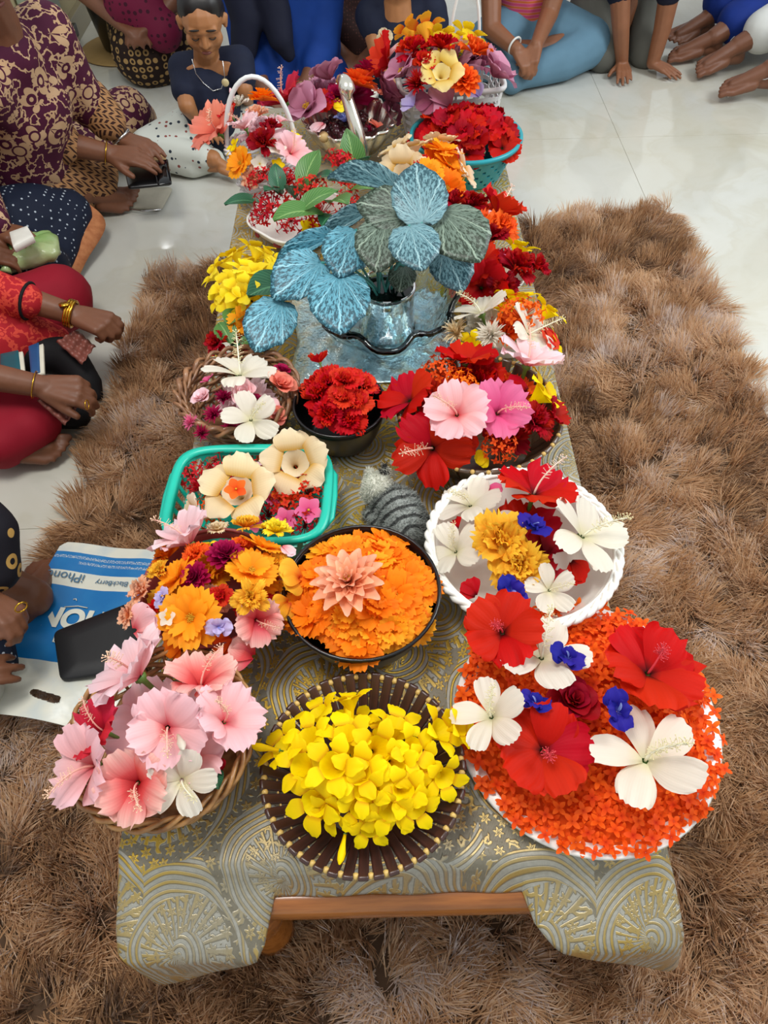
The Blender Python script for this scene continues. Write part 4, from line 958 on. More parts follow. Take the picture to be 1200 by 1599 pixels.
# --- black bowl of red
c, r_ = CC['redb']
heap('dbl', ['coral', 'red', 'coral'], c, r_ * .7, 12, TZ + .085, .04, .07, 'bright red ruffled flower packed in the small black bowl', 'red flowers in the small black bowl', 35, seed=5)
F('hibn', 'coral', 500, 566, .125, 42, 110, 50, 'upright red petals at the back of the small black bowl', 'red flowers in the small black bowl')

# --- right stick bowl
bouquet('in the right-hand stick bowl', 'flowers in the right-hand stick bowl', [
 ('hibn', 'red', 728, 566, .11, 99, 90, 25), ('lone', 'salm', 654, 598, .10, 75, 150, 35), ('ixc', 'rorng', 688, 586, .11, 68, 120, 15), ('ixc', 'orng', 722, 606, .115, 64, 0, 10), ('hib', 'lpink', 823, 570, .12, 116, 60, 30), ('lone', 'red', 808, 604, .11, 73, 20, 25), ('hibn', 'red', 640, 626, .10, 101, 170, 35), ('hib', 'pink', 714, 648, .145, 110, -110, 20), ('hib', 'hpink', 777, 646, .125, 110, -60, 20), ('trum', 'yel', 852, 612, .105, 103, 10, 50), ('carn', 'crim', 833, 662, .105, 84, -40, 30), ('hibn', 'crim', 862, 648, .10, 59, 0, 45),
 ('hibc', 'red', 676, 700, .09, 132, -110, 40), ('lone', 'red', 728, 695, .10, 68, -90, 30), ('ixc', 'rorng', 779, 697, .095, 68, -80, 30), ('lone', 'yel', 752, 714, .085, 42, -90, 40), ('dbl', 'red', 750, 600, .08, 110, 0, 10), ('dbl', 'coral', 690, 630, .075, 110, 180, 10), ('dbl', 'crim', 790, 680, .07, 99, -60, 20), ('dbl', 'rorng', 800, 620, .07, 99, 20, 15)])
# --- right-edge bowls
bouquet('in the small bowl at the right edge', 'flowers in the right-edge bowl', [
 ('trum', 'yel', 808, 462, .10, 83, 80, 40), ('trum', 'yel', 858, 484, .09, 74, 30, 50), ('trum', 'yel', 790, 480, .09, 74, 100, 30), ('whib', 'white', 752, 490, .11, 94, 140, 30), ('tuft', 'cream', 718, 524, .075, 69, 180, 35), ('tuft', 'white', 768, 526, .10, 69, -120, 30), ('ixc', 'rorng', 812, 498, .11, 85, 60, 15), ('whib', 'white', 826, 522, .115, 101, -20, 45), ('lone', 'coral', 852, 528, .09, 87, 0, 45), ('trum', 'yel', 734, 536, .08, 51, -140, 40), ('dbl', 'rorng', 795, 520, .07, 92, 0, 5), ('dbl', 'white', 760, 510, .065, 80, 180, 10), ('trum', 'yel', 868, 535, .07, 51, 0, 60)])
bouquet('in the white bowl of dark red blooms', 'flowers in the dark red bowl', [
 ('carn', 'dred', 765, 378, .10, 79, 100, 25), ('trum', 'yel', 812, 386, .10, 72, 60, 45), ('carn', 'crim', 806, 420, .105, 84, 0, 25), ('carn', 'crim', 834, 418, .10, 65, 0, 45), ('five', 'cream', 758, 404, .11, 41, -100, 35), ('five', 'hpink', 780, 402, .11, 41, 60, 25), ('lone', 'white', 780, 428, .105, 50, -60, 35), ('hibn', 'red', 748, 420, .095, 84, -160, 30), ('hibn', 'red', 724, 428, .08, 65, 180, 40), ('hibn', 'red', 752, 450, .085, 89, -100, 40), ('carn', 'dred', 784, 450, .085, 70, -70, 40), ('dbl', 'crim', 775, 425, .06, 96, 0, 0), ('trum', 'yel', 706, 440, .06, 65, 180, 60)])
bouquet('in the bowl behind the begonia', 'flowers in the bowl behind the begonia', [
 ('carn', 'crim', 710, 322, .10, 72, 120, 30), ('carn', 'crim', 738, 322, .10, 65, 60, 25), ('hibl', 'coral', 776, 334, .095, 90, 30, 40), ('five', 'lpink', 765, 348, .10, 40, -60, 25), ('lone', 'hpink', 746, 342, .10, 42, -100, 25), ('dbl', 'rorng', 750, 360, .09, 70, -90, 30), ('dbl', 'rorng', 782, 358, .085, 70, -20, 40), ('dbl', 'coral', 742, 350, .055, 100, 0, 0)])
# --- yellow bowl, left
c, r_ = CC['l1']
for (px, py, dz, sp, az, tl) in [(332, 428, .09, 54, 180, 50), (352, 408, .10, 56, 140, 40), (368, 396, .10, 52, 110, 45), (402, 388, .10, 60, 70, 50), (424, 404, .10, 60, 20, 40), (386, 420, .13, 64, 60, 15), (352, 448, .11, 60, -150, 30), (376, 452, .125, 62, -110, 20), (410, 432, .12, 60, -20, 20), (362, 474, .10, 54, -120, 50), (396, 468, .10, 54, -70, 50), (434, 420, .09, 46, 0, 55), (340, 466, .09, 48, -150, 55), (380, 440, .08, 70, 0, 10), (400, 402, .08, 60, 90, 20)]:
    F('trum', 'yel2', px, py, dz, sp * 1.15, az, tl, 'lemon yellow trumpet flower piled in the bowl at the left edge', 'yellow trumpets at the left edge')
bouquet('just behind the braided wicker basket', 'blooms behind the braided wicker basket', [('cosm', 'lorng', 382, 506, .075, 56, -60, 45), ('carn', 'crim', 342, 537, .06, 58, -140, 35), ('carn', 'dred', 376, 540, .05, 44, -90, 25), ('dbl', 'lorng', 398, 540, .05, 34, -60, 30)])

# --- ixora and leaf bowl
bouquet('in the leafy white bowl', 'red ixora in the leafy white bowl', [('ixc', 'ixor', x, y, z, s, a, 30) for (x, y, z, s, a) in ((409, 284, .10, 54, 150), (425, 326, .085, 66, -150), (483, 303, .12, 66, 90), (531, 262, .12, 62, 40), (449, 287, .11, 54, 120), (411, 340, .07, 46, -160), (545, 322, .09, 54, -30), (470, 258, .10, 36, 90), (537, 288, .10, 50, 20), (500, 338, .08, 60, -80), (455, 345, .07, 56, -110), (470, 318, .06, 80, 0))] + [('five', 'yel', 483, 355, .07, 30, -80, 45)])
def leaf_at(px, py, dz, sp, az, el, mat, label, group, W=.36):
    p = P(px, py, TZ + dz); L = sp * depth(p) / F_PX
    me = cm(('leaf', mat.name, W), lambda: leaf_mb(W), mat, 'leaf')
    o = obj('leaf', me, None, mat=Matrix.Translation(p) @ rz(az) @ ry(-el) @ tr(-.5 * L, 0, 0) @ scl(L)); tag(o, label, 'leaf', group); return o
LL = 'green lance-shaped leaf in the leafy white bowl'; LG = 'green leaves in the white bowl'
for i, (px, py, dz, sp, az, el, m, nm) in enumerate([(488, 268, .145, 70, 60, 30, 0, 'large pale'), (433, 280, .13, 48, 100, 40, 1, 'short dark'), (500, 320, .13, 74, 20, 15, 0, 'mid'), (464, 346, .12, 92, 215, 10, 0, 'long'), (378, 322, .07, 56, 190, 0, 1, 'left'), (455, 303, .13, 44, -100, 50, 1, ''), (507, 284, .14, 54, -30, 20, 1, ''), (566, 303, .11, 60, -40, 20, 0, ''), (546, 238, .11, 70, 110, 60, 0, ''), (570, 262, .11, 56, -60, 45, 1, ''), (531, 324, .12, 72, -60, 20, 0, ''), (512, 350, .10, 54, -110, 10, 1, ''), (425, 305, .12, 50, -120, 30, 1, '')]):
    leaf_at(px, py, dz, sp, az, el, (M_LEAF, M_LEAF2)[m], LL, LG, .3)
for i, (px, py, dz, sp, az, el, m, nm) in enumerate([(425, 462, .11, 92, 215, 10, 1, 'big dark green leaf beside the left-edge yellow trumpets'), (366, 500, .08, 44, 250, 0, 0, 'small green leaf above the crimson carnation-like bloom'), (352, 522, .07, 44, 120, 10, 0, 'small green leaf tucked beside the crimson bloom'), (387, 535, .06, 26, 40, 10, 0, 'tiny green leaf by the braided wicker border'), (366, 548, .06, 30, -60, 10, 1, 'tiny dark leaf under the crimson bloom'), (338, 1222, .10, 40, -60, 20, 1, 'dark green leaf inside the pink hibiscus basket')]):
    leaf_at(px, py, dz, sp, az, el, (M_LEAF, M_LEAF2)[m], nm, None, .42)

# --- swan bowl contents
bouquet('inside the silver swan bowl', 'flowers in the swan bowl', [('carn', 'lblue', 538, 190, .10, 42, 90, 20), ('lone', 'salm', 588, 195, .09, 36, 0, 25), ('tuft', 'mag', 575, 205, .08, 22, 0, 25)])
p = P(506, 214, TZ + .095); b = MB(); b.ball((0, 0, 0), .013, 7, 10); tag(b.build('pale_nut', plain('pale_nut_shell', '#c6a872', .5), None, loc=p), 'pale round nut among the dark berries in the swan bowl', 'nut')

# --- handled basket and the flowers behind it
bouquet('in the white arched-handle basket', 'flowers in the handled basket', [
 ('carn', 'white', 374, 165, .17, 42, 130, 30), ('zin', 'orng', 410, 158, .17, 50, 80, 25), ('hibn', 'coral', 362, 182, .155, 44, 160, 35), ('hib', 'salm', 341, 206, .13, 92, -150, 35), ('carn', 'peach', 402, 182, .18, 50, 90, 15), ('hib', 'lpink', 384, 200, .175, 58, 150, 20), ('carn', 'dred', 412, 226, .165, 66, -90, 20), ('carn', 'dred', 424, 202, .175, 46, 40, 15), ('trum', 'yel', 364, 230, .14, 36, -170, 45), ('cosm', 'lorng', 377, 256, .12, 52, -140, 45), ('five', 'white', 406, 256, .135, 28, -90, 40), ('five', 'white', 432, 232, .16, 32, -40, 25), ('hib', 'pink', 454, 240, .14, 66, -30, 40), ('five', 'yel', 434, 258, .13, 22, -70, 40), ('carn', 'peach', 394, 278, .10, 46, -100, 45), ('five', 'yel', 463, 216, .13, 26, 0, 40), ('lone', 'lpink', 443, 190, .16, 52, 40, 25), ('dbl', 'lpink', 410, 215, .12, 90, 0, 0), ('bud', 'lpink', 364, 152, .18, 26, 120, 30)])
bouquet('behind the silver swan', 'flowers behind the silver swan', [
 ('hib', 'dpink', 448, 160, .12, 90, 150, 35), ('cup', 'mauve', 484, 172, .12, 80, -150, 35), ('cup', 'mauve', 516, 124, .15, 69, 130, 40), ('lone', 'cream', 538, 128, .16, 57, 90, 40), ('zin', 'rorng', 558, 134, .165, 64, 60, 30), ('zin', 'mag', 575, 116, .15, 51, 60, 40), ('zin', 'mag', 528, 152, .14, 41, -90, 25), ('hibn', 'red', 506, 162, .13, 41, -120, 30), ('cup', 'dmauve', 600, 154, .13, 80, 10, 45), ('cup', 'dmauve', 606, 180, .08, 50, -20, 60), ('lone', 'salm', 587, 140, .15, 37, 0, 30), ('lone', 'yel2', 530, 168, .13, 37, -90, 30), ('dbl', 'mag', 545, 155, .10, 92, 0, 0), ('dbl', 'mauve', 500, 150, .09, 80, 180, 10), ('trum', 'cream', 472, 136, .13, 44, 120, 40), ('lone', 'lpink', 497, 200, .11, 46, 180, 20)])
# --- white plastic basket
bouquet('in the white slotted basket', 'flowers in the white slotted basket', [
 ('trum', 'ygold', 638, 44, .25, 66, 130, 50), ('trum', 'ygold', 664, 42, .26, 70, 100, 50), ('trum', 'yel2', 688, 54, .25, 57, 80, 45), ('trum', 'yel2', 710, 56, .24, 51, 60, 45), ('trum', 'yel2', 734, 52, .24, 68, 50, 45), ('lone', 'ygold', 632, 66, .23, 46, 160, 35), ('carn', 'red', 644, 82, .23, 66, 160, 20), ('carn', 'red', 691, 77, .24, 66, 90, 15), ('dbl', 'red', 664, 98, .22, 46, -90, 20), ('carn', 'rorng', 740, 85, .22, 73, 20, 25), ('hibn', 'coral', 606, 102, .18, 92, 180, 60), ('lone', 'lpink', 617, 84, .20, 64, 170, 40), ('cup', 'mauve', 632, 118, .19, 75, 180, 35), ('tuft', 'crim', 654, 136, .18, 62, -110, 30), ('mand', 'pyel', 690, 112, .21, 73, -90, 35), ('zin', 'rorng', 724, 128, .185, 55, -80, 30), ('cup', 'mauve', 770, 119, .18, 92, 10, 40), ('lone', 'mauve', 692, 150, .155, 81, -90, 35), ('lone', 'lilac', 641, 158, .15, 48, -130, 35), ('lone', 'lilac', 744, 141, .16, 46, -60, 35), ('five', 'cream', 716, 70, .235, 37, 90, 30), ('dbl', 'mauve', 700, 110, .14, 143, 0, 0), ('dbl', 'red', 670, 90, .16, 99, 90, 10), ('dbl', 'dmauve', 745, 105, .14, 99, 0, 10), ('lone', 'dmauve', 662, 160, .15, 55, -100, 35)])
# --- colander
c, r_ = CC['cola']
heap('hibn', ['red', 'crim', 'red'], c, r_ * .78, 19, TZ + .09, .04, .09, 'bright red hibiscus piled in the blue-green colander', 'red flowers in the colander', 45, seed=9)
heap('dbl', ['red'], c, r_ * .55, 6, TZ + .10, .035, .07, 'frilly red double bloom piled in the blue-green colander', 'double red flowers in the colander', 30, seed=10)
# --- yellow cup
bouquet('in the yellow cup', 'flowers in the yellow cup', [
 ('mand', 'cream', 618, 232, .12, 64, 150, 35), ('mand', 'cream', 628, 272, .11, 90, -120, 40), ('mand', 'cream', 648, 228, .13, 59, 100, 30), ('mand', 'cream', 690, 222, .13, 64, 80, 40), ('cosm', 'lorng', 692, 240, .13, 64, 60, 25), ('cosm', 'lorng', 666, 280, .12, 59, -100, 35), ('cosm', 'lorng', 700, 260, .12, 54, -20, 30), ('dbl', 'red', 660, 256, .13, 35, -100, 20), ('mand', 'cream2', 724, 264, .11, 68, 0, 60), ('cosm', 'orng', 698, 294, .10, 57, -70, 45), ('lone', 'cream', 718, 300, .08, 52, -40, 45), ('cosm', 'orng', 678, 262, .10, 71, 0, 0), ('lone', 'red', 600, 258, .09, 26, 180, 40)])

# ------------------------------------------------------------------ foil mat, glass bowl and begonia
t_ = NT('crinkled_foil'); n1 = t_.noise(26, 4); n2 = t_.noise(140, 2)
t_.set(t_.ramp(n1, [(.3, lin('#a9cbd8')), (.5, lin('#d0e8ee')), (.7, lin('#e2dcc0'))]), .3, .75); t_.bump(t_.math('ADD', n1, t_.math('MULTIPLY', n2, .5)), .9, .006); M_FOIL = t_.m  # silver foil, with the blue of the light put into its colour
fc = P(588, 530, TZ + .004)
b = MB(); rr = random.Random(3)
b.grid(lambda u, v: (lerp(-.165, .165, u) * (1 + .04 * math.sin(9 * v)), lerp(-.13, .15, v) * (1 + .03 * math.sin(11 * u)), .002 + .0022 * math.sin(u * 37 + v * 11) * math.sin(v * 29 - u * 7)), 40, 34)
o = b.build('foil_mat', M_FOIL, None, loc=(fc.x, fc.y, TZ + .002), rot=(0, 0, .06)); tag(o, 'crinkled silver foil sheet, bluish light painted in, spread under the glass bowl', 'mat'); solid(o, .0008, 1)
def glass(name, col, rough=.02):
    t = NT(name); t.set(col, rough, 0.0, Transmission_Weight=1.0, IOR=1.5); t.bump(t.noise(26, 2), .7, .006); return t.m
M_GLASS = glass('clear_glass', (.66, .87, .93, 1), .02)
gc = P(605, 505, TZ + .03)
gb = thing('glass_bowl', 'wavy clear glass bowl with flared rim on the foil, holding the begonia', 'bowl', (gc.x, gc.y, TZ + .006))
b = MB()
def dish(u, v):
    a = 2 * PI * v; w = math.sin(3 * a + .6); tall = math.exp(-((((a - R(8) + PI) % (2 * PI)) - PI) / .7) ** 2) + .35 * math.exp(-((((a - R(205) + PI) % (2 * PI)) - PI) / .5) ** 2)
    rim = .145 * (1 + .10 * math.sin(3 * a + .6) + .05 * math.sin(7 * a)) + .012 * tall
    hz_ = .07 + .026 * math.sin(3 * a + .2) + .105 * tall + .012 * math.sin(5 * a)
    r_ = lerp(.052, rim, u ** .8); r_ += .0035 * math.sin(16 * a + 5 * u) * u; z = .004 + hz_ * u ** 1.6 + .005 * math.sin(9 * a) * u
    return (r_ * math.cos(a), r_ * math.sin(a), z)
b.grid(dish, 14, 96, cv=True); solid(b.build('flared_rim', M_GLASS, gb), .010, 1)
b = MB(); b.lathe([(0, .0), (.05, .0), (.054, .01), (.054, .105), (.056, .112), (.052, .114), (.050, .105), (.050, .012), (0, .010)], 48); b.build('well', M_GLASS, gb)
b = MB(); b.lathe([(0, .012), (.048, .012), (.049, .103), (.046, .104), (0, .104)], 40); b.build('water', plain('dark_water', '#0b120d', .05, vary=.0), gb)
b = MB(); b.tube([(-.10, .01, .05), (-.118, .0, .062), (-.122, -.004, .085), (-.112, .0, .098), (-.098, .008, .088), (-.096, .01, .06)], .007, 8); b.build('loop_handle', M_GLASS, gb)
def begonia_mat(name, dark, silver, edge):
    t = NT(name); u, v = t.uv()
    x = t.math('SUBTRACT', u, .5); y = t.math('SUBTRACT', v, .12)
    ang = t.math('ARCTAN2', x, y); rad = t.math('SQRT', t.math('ADD', t.math('MULTIPLY', x, x), t.math('MULTIPLY', y, y)))
    cb_ = t.n('ShaderNodeCombineXYZ'); t.put(cb_.inputs[0], t.math('MULTIPLY', ang, 9.0)); t.put(cb_.inputs[1], t.math('MULTIPLY', rad, 4.5))
    n = t.noise(2.2, 4, cb_.outputs[0], .7)
    ray = t.math('ABSOLUTE', t.math('SINE', t.math('ADD', t.math('MULTIPLY', ang, 6.5), t.math('MULTIPLY', t.math('SUBTRACT', t.noise(9, 2), .5), .9))))
    vein = t.math('LESS_THAN', ray, .10)
    f = t.ramp(t.math('SUBTRACT', n, t.math('MULTIPLY', rad, .12)), [(.38, (0, 0, 0)), (.46, (1, 1, 1))])
    c = t.mix(f, lin(dark), lin(silver)); c = t.mix(vein, c, lin(edge))
    t.set(c, .42, 0.0, Specular_IOR_Level=.5); t.bump(t.math('ADD', n, vein), .3, .002); return t.m
M_BEG = [begonia_mat('begonia_blue_lit', '#1b4a58', '#5f9fb2', '#8cc2d0'), begonia_mat('begonia_grey', '#263424', '#66786a', '#8a9c8a'), begonia_mat('begonia_teal_lit', '#244a54', '#6c949c', '#93b4b8')]  # bluish cast of the lighting put into the blue and teal leaf colours
def begonia_leaf(fold):
    b = MB(); N, M = 30, 8
    for i in range(M + 1):
        for j in range(N + 1):
            a = -PI + 2 * PI * j / N; k = i / M          # a=0 is the tip
            o_ = (.5 + .06 * math.cos(a) - .16 * math.exp(-((abs(a) - PI) / .28) ** 2) + .012 * math.sin(14 * a)) * k
            x, y = o_ * math.sin(a) * .92, o_ * (math.cos(a) * 1.05 + .16 * math.exp(-(a / .3) ** 2)) + .38 * k
            z = fold * abs(x) - .18 * (x * x + (y - .3) ** 2) + .014 * math.sin(9 * a) * k * k + .012 * math.cos(5.5 * a * 2) * k
            b.v.append((x, y, z))
    for i in range(M):
        for j in range(N):
            q = (i * (N + 1) + j, i * (N + 1) + j + 1, (i + 1) * (N + 1) + j + 1, (i + 1) * (N + 1) + j)
            b.face(q, tuple((b.v[t][0] + .5, b.v[t][1] + .12) for t in q))
    return b
bl = thing('begonia_plant', 'silvery begonia cutting, bluish light painted into its leaves, standing in the glass bowl', 'plant', (gc.x, gc.y, TZ + .09))
M_BSTEM = plain('begonia_stem', '#3f8f86', .4, vary=.15)
BL = [ # px,py,dz,size, direction of the tip in the photo (0 right, 90 up), lean of the blade towards the camera, fold, material
 (530, 428, .17, 96, -88, 30, .1, 0), (556, 358, .20, 82, -105, 30, .1, 0), (502, 410, .17, 82, -140, 10, .35, 0), (520, 370, .18, 92, -152, -10, .6, 0), (440, 470, .13, 82, -112, 20, .1, 0), (605, 342, .23, 86, -100, 25, .05, 1), (640, 352, .25, 80, -80, 35, .05, 2),
 (690, 330, .24, 98, -62, 30, .1, 1), (660, 348, .245, 90, 95, 10, .05, 2), (650, 336, .235, 82, 165, 5, .1, 1), (625, 302, .24, 112, 156, -20, .6, 2), (692, 385, .18, 70, -70, 10, .1, 2), (580, 330, .20, 84, -150, -10, .6, 2), (632, 415, .15, 44, -100, 30, .1, 1)]
rm = {}
for (px, py, dz, sp, td, lean, fold, m) in BL:
    p = P(px, py, TZ + dz); L = sp * depth(p) / F_PX
    ta = R(td); tip = CR * math.cos(ta) + CU * math.sin(ta)              # roughly how the tip points as seen by a standing viewer
    nrm = (-FW + Vector((0, 0, .5))).normalized(); nrm = (nrm + tip * math.tan(R(-lean)) * .5).normalized(); tip = (tip - nrm * tip.dot(nrm)).normalized()
    xa = tip.cross(nrm); key = (round(fold, 2), m)
    if key not in rm: rm[key] = begonia_leaf(fold).mesh('leaf', M_BEG[m])
    Mx = Matrix((xa, tip, nrm)).transposed().to_4x4(); Mx = Matrix.Translation(p - bl.location) @ Mx @ Matrix.Diagonal((L * (.42 if fold > .5 else 1.08), L * 1.12, L * 1.08, 1))
    lo = obj('leaf', rm[key], bl, mat=Mx); solid(lo, .02)
    b = MB(); q0 = Vector((0, 0, -.01)) + Vector((random.uniform(-.02, .02), random.uniform(-.02, .02), 0)); q1 = p - bl.location; mid = q0.lerp(q1, .5) + Vector((0, 0, .03))
    b.tube([q0, q0.lerp(mid, .5) + Vector((0, 0, .012)), mid, mid.lerp(q1, .6) + Vector((0, 0, .006)), q1], .0025, 6); b.build('stem', M_BSTEM, bl)

# ------------------------------------------------------------------ joined-volume figures (bodies, garments, toys)
def ball_segs(b, segs):
    for line in segs:
        pts = [(Vector(p), r_) for p, r_ in line]
        for i, (p, r_) in enumerate(pts): b.ball(p, r_, 8, 12)
        for (p, r1), (q, r2) in zip(pts[:-1], pts[1:]):
            if (q - p).length > 1e-4: b.tube([p, q], [r1, r2], 12)
def baked(tmp):
    """mesh of an object with its modifiers applied, evaluated in a scene of its own"""
    ws = bpy.data.scenes.new('workbench'); ws.collection.objects.link(tmp); vl = ws.view_layers[0]; vl.update()
    me = bpy.data.meshes.new_from_object(tmp.evaluated_get(vl.depsgraph)); bpy.data.objects.remove(tmp); bpy.data.scenes.remove(ws); return me
def volume(name, segs, voxel, mat, parent=None, base=None, smooth=4, ell=(), fold=0.0, fscale=9.0, cut=None, adapt=0.0):
    """union of tapered capsules (and ellipsoids) fused into one continuous skin"""
    b = MB(); ball_segs(b, segs)
    for (c_, s_, M_) in ell: b.ball(c_, 1.0, 12, 18, s_, M_)
    base = Vector(base) if base is not None else Vector((0, 0, 0))
    b.v = [tuple(Vector(v) - base) for v in b.v]
    tmp = bpy.data.objects.new('tmp', b.mesh('tmp', mat))
    m = tmp.modifiers.new('r', 'REMESH'); m.mode = 'VOXEL'; m.voxel_size = voxel; m.adaptivity = adapt; m.use_smooth_shade = True
    if smooth: s_ = tmp.modifiers.new('s', 'SMOOTH'); s_.iterations = smooth; s_.factor = .5
    me = baked(tmp); me.name = name
    if fold or cut:
        n = len(me.vertices); co = np.empty(n * 3, dtype=np.float32); me.vertices.foreach_get('co', co); co = co.reshape(-1, 3)
        if fold:
            nr = np.empty(n * 3, dtype=np.float32); me.vertices.foreach_get('normal', nr); nr = nr.reshape(-1, 3); r3 = np.random.default_rng(len(segs) + n % 7); d = np.zeros(n)
            for i in range(6):
                k = r3.normal(0, 1, 3); k /= np.linalg.norm(k); f = fscale * r3.uniform(2, 6); d += np.sin(co @ k * f + 1.5 * np.sin(co @ r3.normal(0, 1, 3) * 8) + r3.uniform(0, 6))
            co += nr * (d / 6 * fold)[:, None]
        if cut is not None: co[:, 2] = np.maximum(co[:, 2], cut - base.z)
        me.vertices.foreach_set('co', co.ravel().astype(np.float32))
    me.materials.clear(); me.materials.append(mat)
    me.polygons.foreach_set('use_smooth', np.ones(len(me.polygons), dtype=bool)); me.update()
    o = obj(name, me, parent, None if parent is not None else base)
    return o
def fur(o, n, L, wd, mat, name='fur', seed=1):
    """short mesh hairs over an object's surface, as one child"""
    r3 = np.random.default_rng(seed); me = o.data; m = len(me.vertices)
    co = np.empty(m * 3, dtype=np.float32); me.vertices.foreach_get('co', co); co = co.reshape(-1, 3); nr = np.empty(m * 3, dtype=np.float32); me.vertices.foreach_get('normal', nr); nr = nr.reshape(-1, 3)
    ix = r3.integers(0, m, n); p = co[ix] + r3.normal(0, .0012, (n, 3)); d = nr[ix] + r3.normal(0, .45, (n, 3)); d /= np.linalg.norm(d, axis=1)[:, None]
    s = np.cross(d, r3.normal(0, 1, (n, 3))); s /= np.linalg.norm(s, axis=1)[:, None]
    V = np.stack([p - s * wd, p + s * wd, p + d * L], 1).reshape(-1, 3); mb_ = bpy.data.meshes.new(name)
    mb_.from_pydata(V.tolist(), [], np.arange(n * 3).reshape(-1, 3).tolist()); mb_.materials.append(mat); f = obj(name, mb_, o); f['kind'] = 'stuff'; return f

# --- small furry toy cat between the bowls
def cat_mat():
    t = NT('tabby_fur'); sp = t.n('ShaderNodeSeparateXYZ'); t.l(t.coord(), sp.inputs[0]); nz = t.noise(30, 2)
    st = t.math('SINE', t.math('ADD', t.math('MULTIPLY', t.math('ADD', sp.outputs[1], t.math('MULTIPLY', sp.outputs[0], -.35)), 330.0), t.math('MULTIPLY', nz, 5.0)))
    c = t.ramp(st, [(.35, lin('#8f948f')), (.7, lin('#3a3c3a'))])
    t.set(c, .8); return t.m
M_CAT = cat_mat(); M_CATW = plain('white_fur', '#d5d6c8', .85, vary=.08, scale=80); M_CATB = plain('black_fur', '#1d1c1b', .85)
k0 = P(612, 806, TZ + .02); base = Vector((k0.x, k0.y, TZ))
cat = volume('toy_cat', [[(base + Vector((-.012, .03, .032)), .026), (base + Vector((.012, .005, .034)), .034), (base + Vector((.02, -.035, .03)), .032)], [(base + Vector((.045, -.04, .014)), .012), (base + Vector((.05, 0, .012)), .010), (base + Vector((.035, .035, .011)), .008)], [(base + Vector((-.02, -.01, .014)), .013), (base + Vector((-.035, .01, .012)), .011)]], .004, M_CAT, None, base, 3)
tag(cat, 'small furry grey tabby toy cat with a white head lying on the cloth', 'toy cat')
hd = base + Vector((-.022, .038, .05))
head = volume('head', [[(hd, .023), (hd + Vector((-.014, -.008, -.008)), .012)], [(hd + Vector((-.01, .012, .014)), .008), (hd + Vector((-.013, .014, .026)), .003)], [(hd + Vector((.012, .012, .014)), .008), (hd + Vector((.014, .016, .028)), .003)]], .003, M_CATW, cat, base, 2)
ear = volume('ear', [[(hd + Vector((.011, .014, .018)), .0085), (hd + Vector((.014, .018, .031)), .0035)]], .0025, M_CATB, cat, base, 1)
fur(cat, 9000, .007, .0005, M_CAT); fur(head, 4000, .006, .0005, M_CATW, seed=2); fur(ear, 500, .004, .0004, M_CATB, seed=3)

# ------------------------------------------------------------------ people seated round the rug
def skin_mat(name, c):
    t = NT(name); a = lin(c); nz = t.noise(40, 3)
    t.set(t.mix(nz, tuple(v * .86 for v in a[:3]) + (1,), tuple(min(1, v * 1.12) for v in a[:3]) + (1,)), .48, 0, Subsurface_Weight=.08, Specular_IOR_Level=.4)
    t.b.inputs['Subsurface Radius'].default_value = (.01, .004, .002); t.bump(t.noise(500, 2), .12, .0006); return t.m
SK1, SK2, SK3 = skin_mat('brown_skin', '#8a5a3e'), skin_mat('deep_brown_skin', '#744a34'), skin_mat('warm_brown_skin', '#a87248')
M_HAIR = plain('black_hair', '#151110', .45, vary=.2, scale=120); M_GOLD = plain('gold', '#d9a93a', .25, 1.0, vary=.02); M_SILV = plain('silver_metal', '#cfcfcf', .25, 1.0, vary=.02); M_NAIL = plain('nail', '#b98c78', .35)
def V3(*a): return Vector(a)
def hand(w, d, n, side, curl=25, s=1.0, thumb=35, spread=6, flat=False):
    """capsule chains of a hand: wrist w, finger direction d, back-of-hand normal n, thumb on side*(d x n)"""
    d = Vector(d).normalized(); n = (Vector(n) - d * Vector(n).dot(d)).normalized(); l = d.cross(n) * side; S = []
    for i, (off, kl, fl, fr) in enumerate(((.030, .082, .070, .0088), (.010, .086, .078, .0090), (-.010, .082, .072, .0086), (-.028, .074, .056, .0076))):
        k = w + (d * kl + l * off) * s; S.append([(w + l * off * .55 * s + d * .012 * s, .017 * s), (k, .0125 * s)])
        dd = (d + l * math.tan(R(spread)) * (off / .02) * .5).normalized(); p = k; line = [(p, .0105 * s)]
        ax = dd.cross(n).normalized()
        for j, f in enumerate((.45, .32, .23)):
            a = R(curl * (.7, 1.0, .8)[j] + (i * 4 if not flat else 0)); q = Quaternion(ax, -a); dd = q @ dd; p = p + dd * fl * f * s; line.append((p, fr * s * (1, .93, .8)[j]))
        S.append(line)
    b_ = w + (d * .022 + l * .024 - n * .006) * s; t1 = (d * math.cos(R(thumb)) + l * math.sin(R(thumb)) - n * .25).normalized()
    m = b_ + t1 * .042 * s; t2 = (t1 * .8 + d * .5 - n * math.sin(R(curl)) * .3).normalized()
    S.append([(w + l * .012 * s, .018 * s), (b_, .016 * s), (m, .0115 * s), (m + t2 * .03 * s, .0092 * s)])
    return S
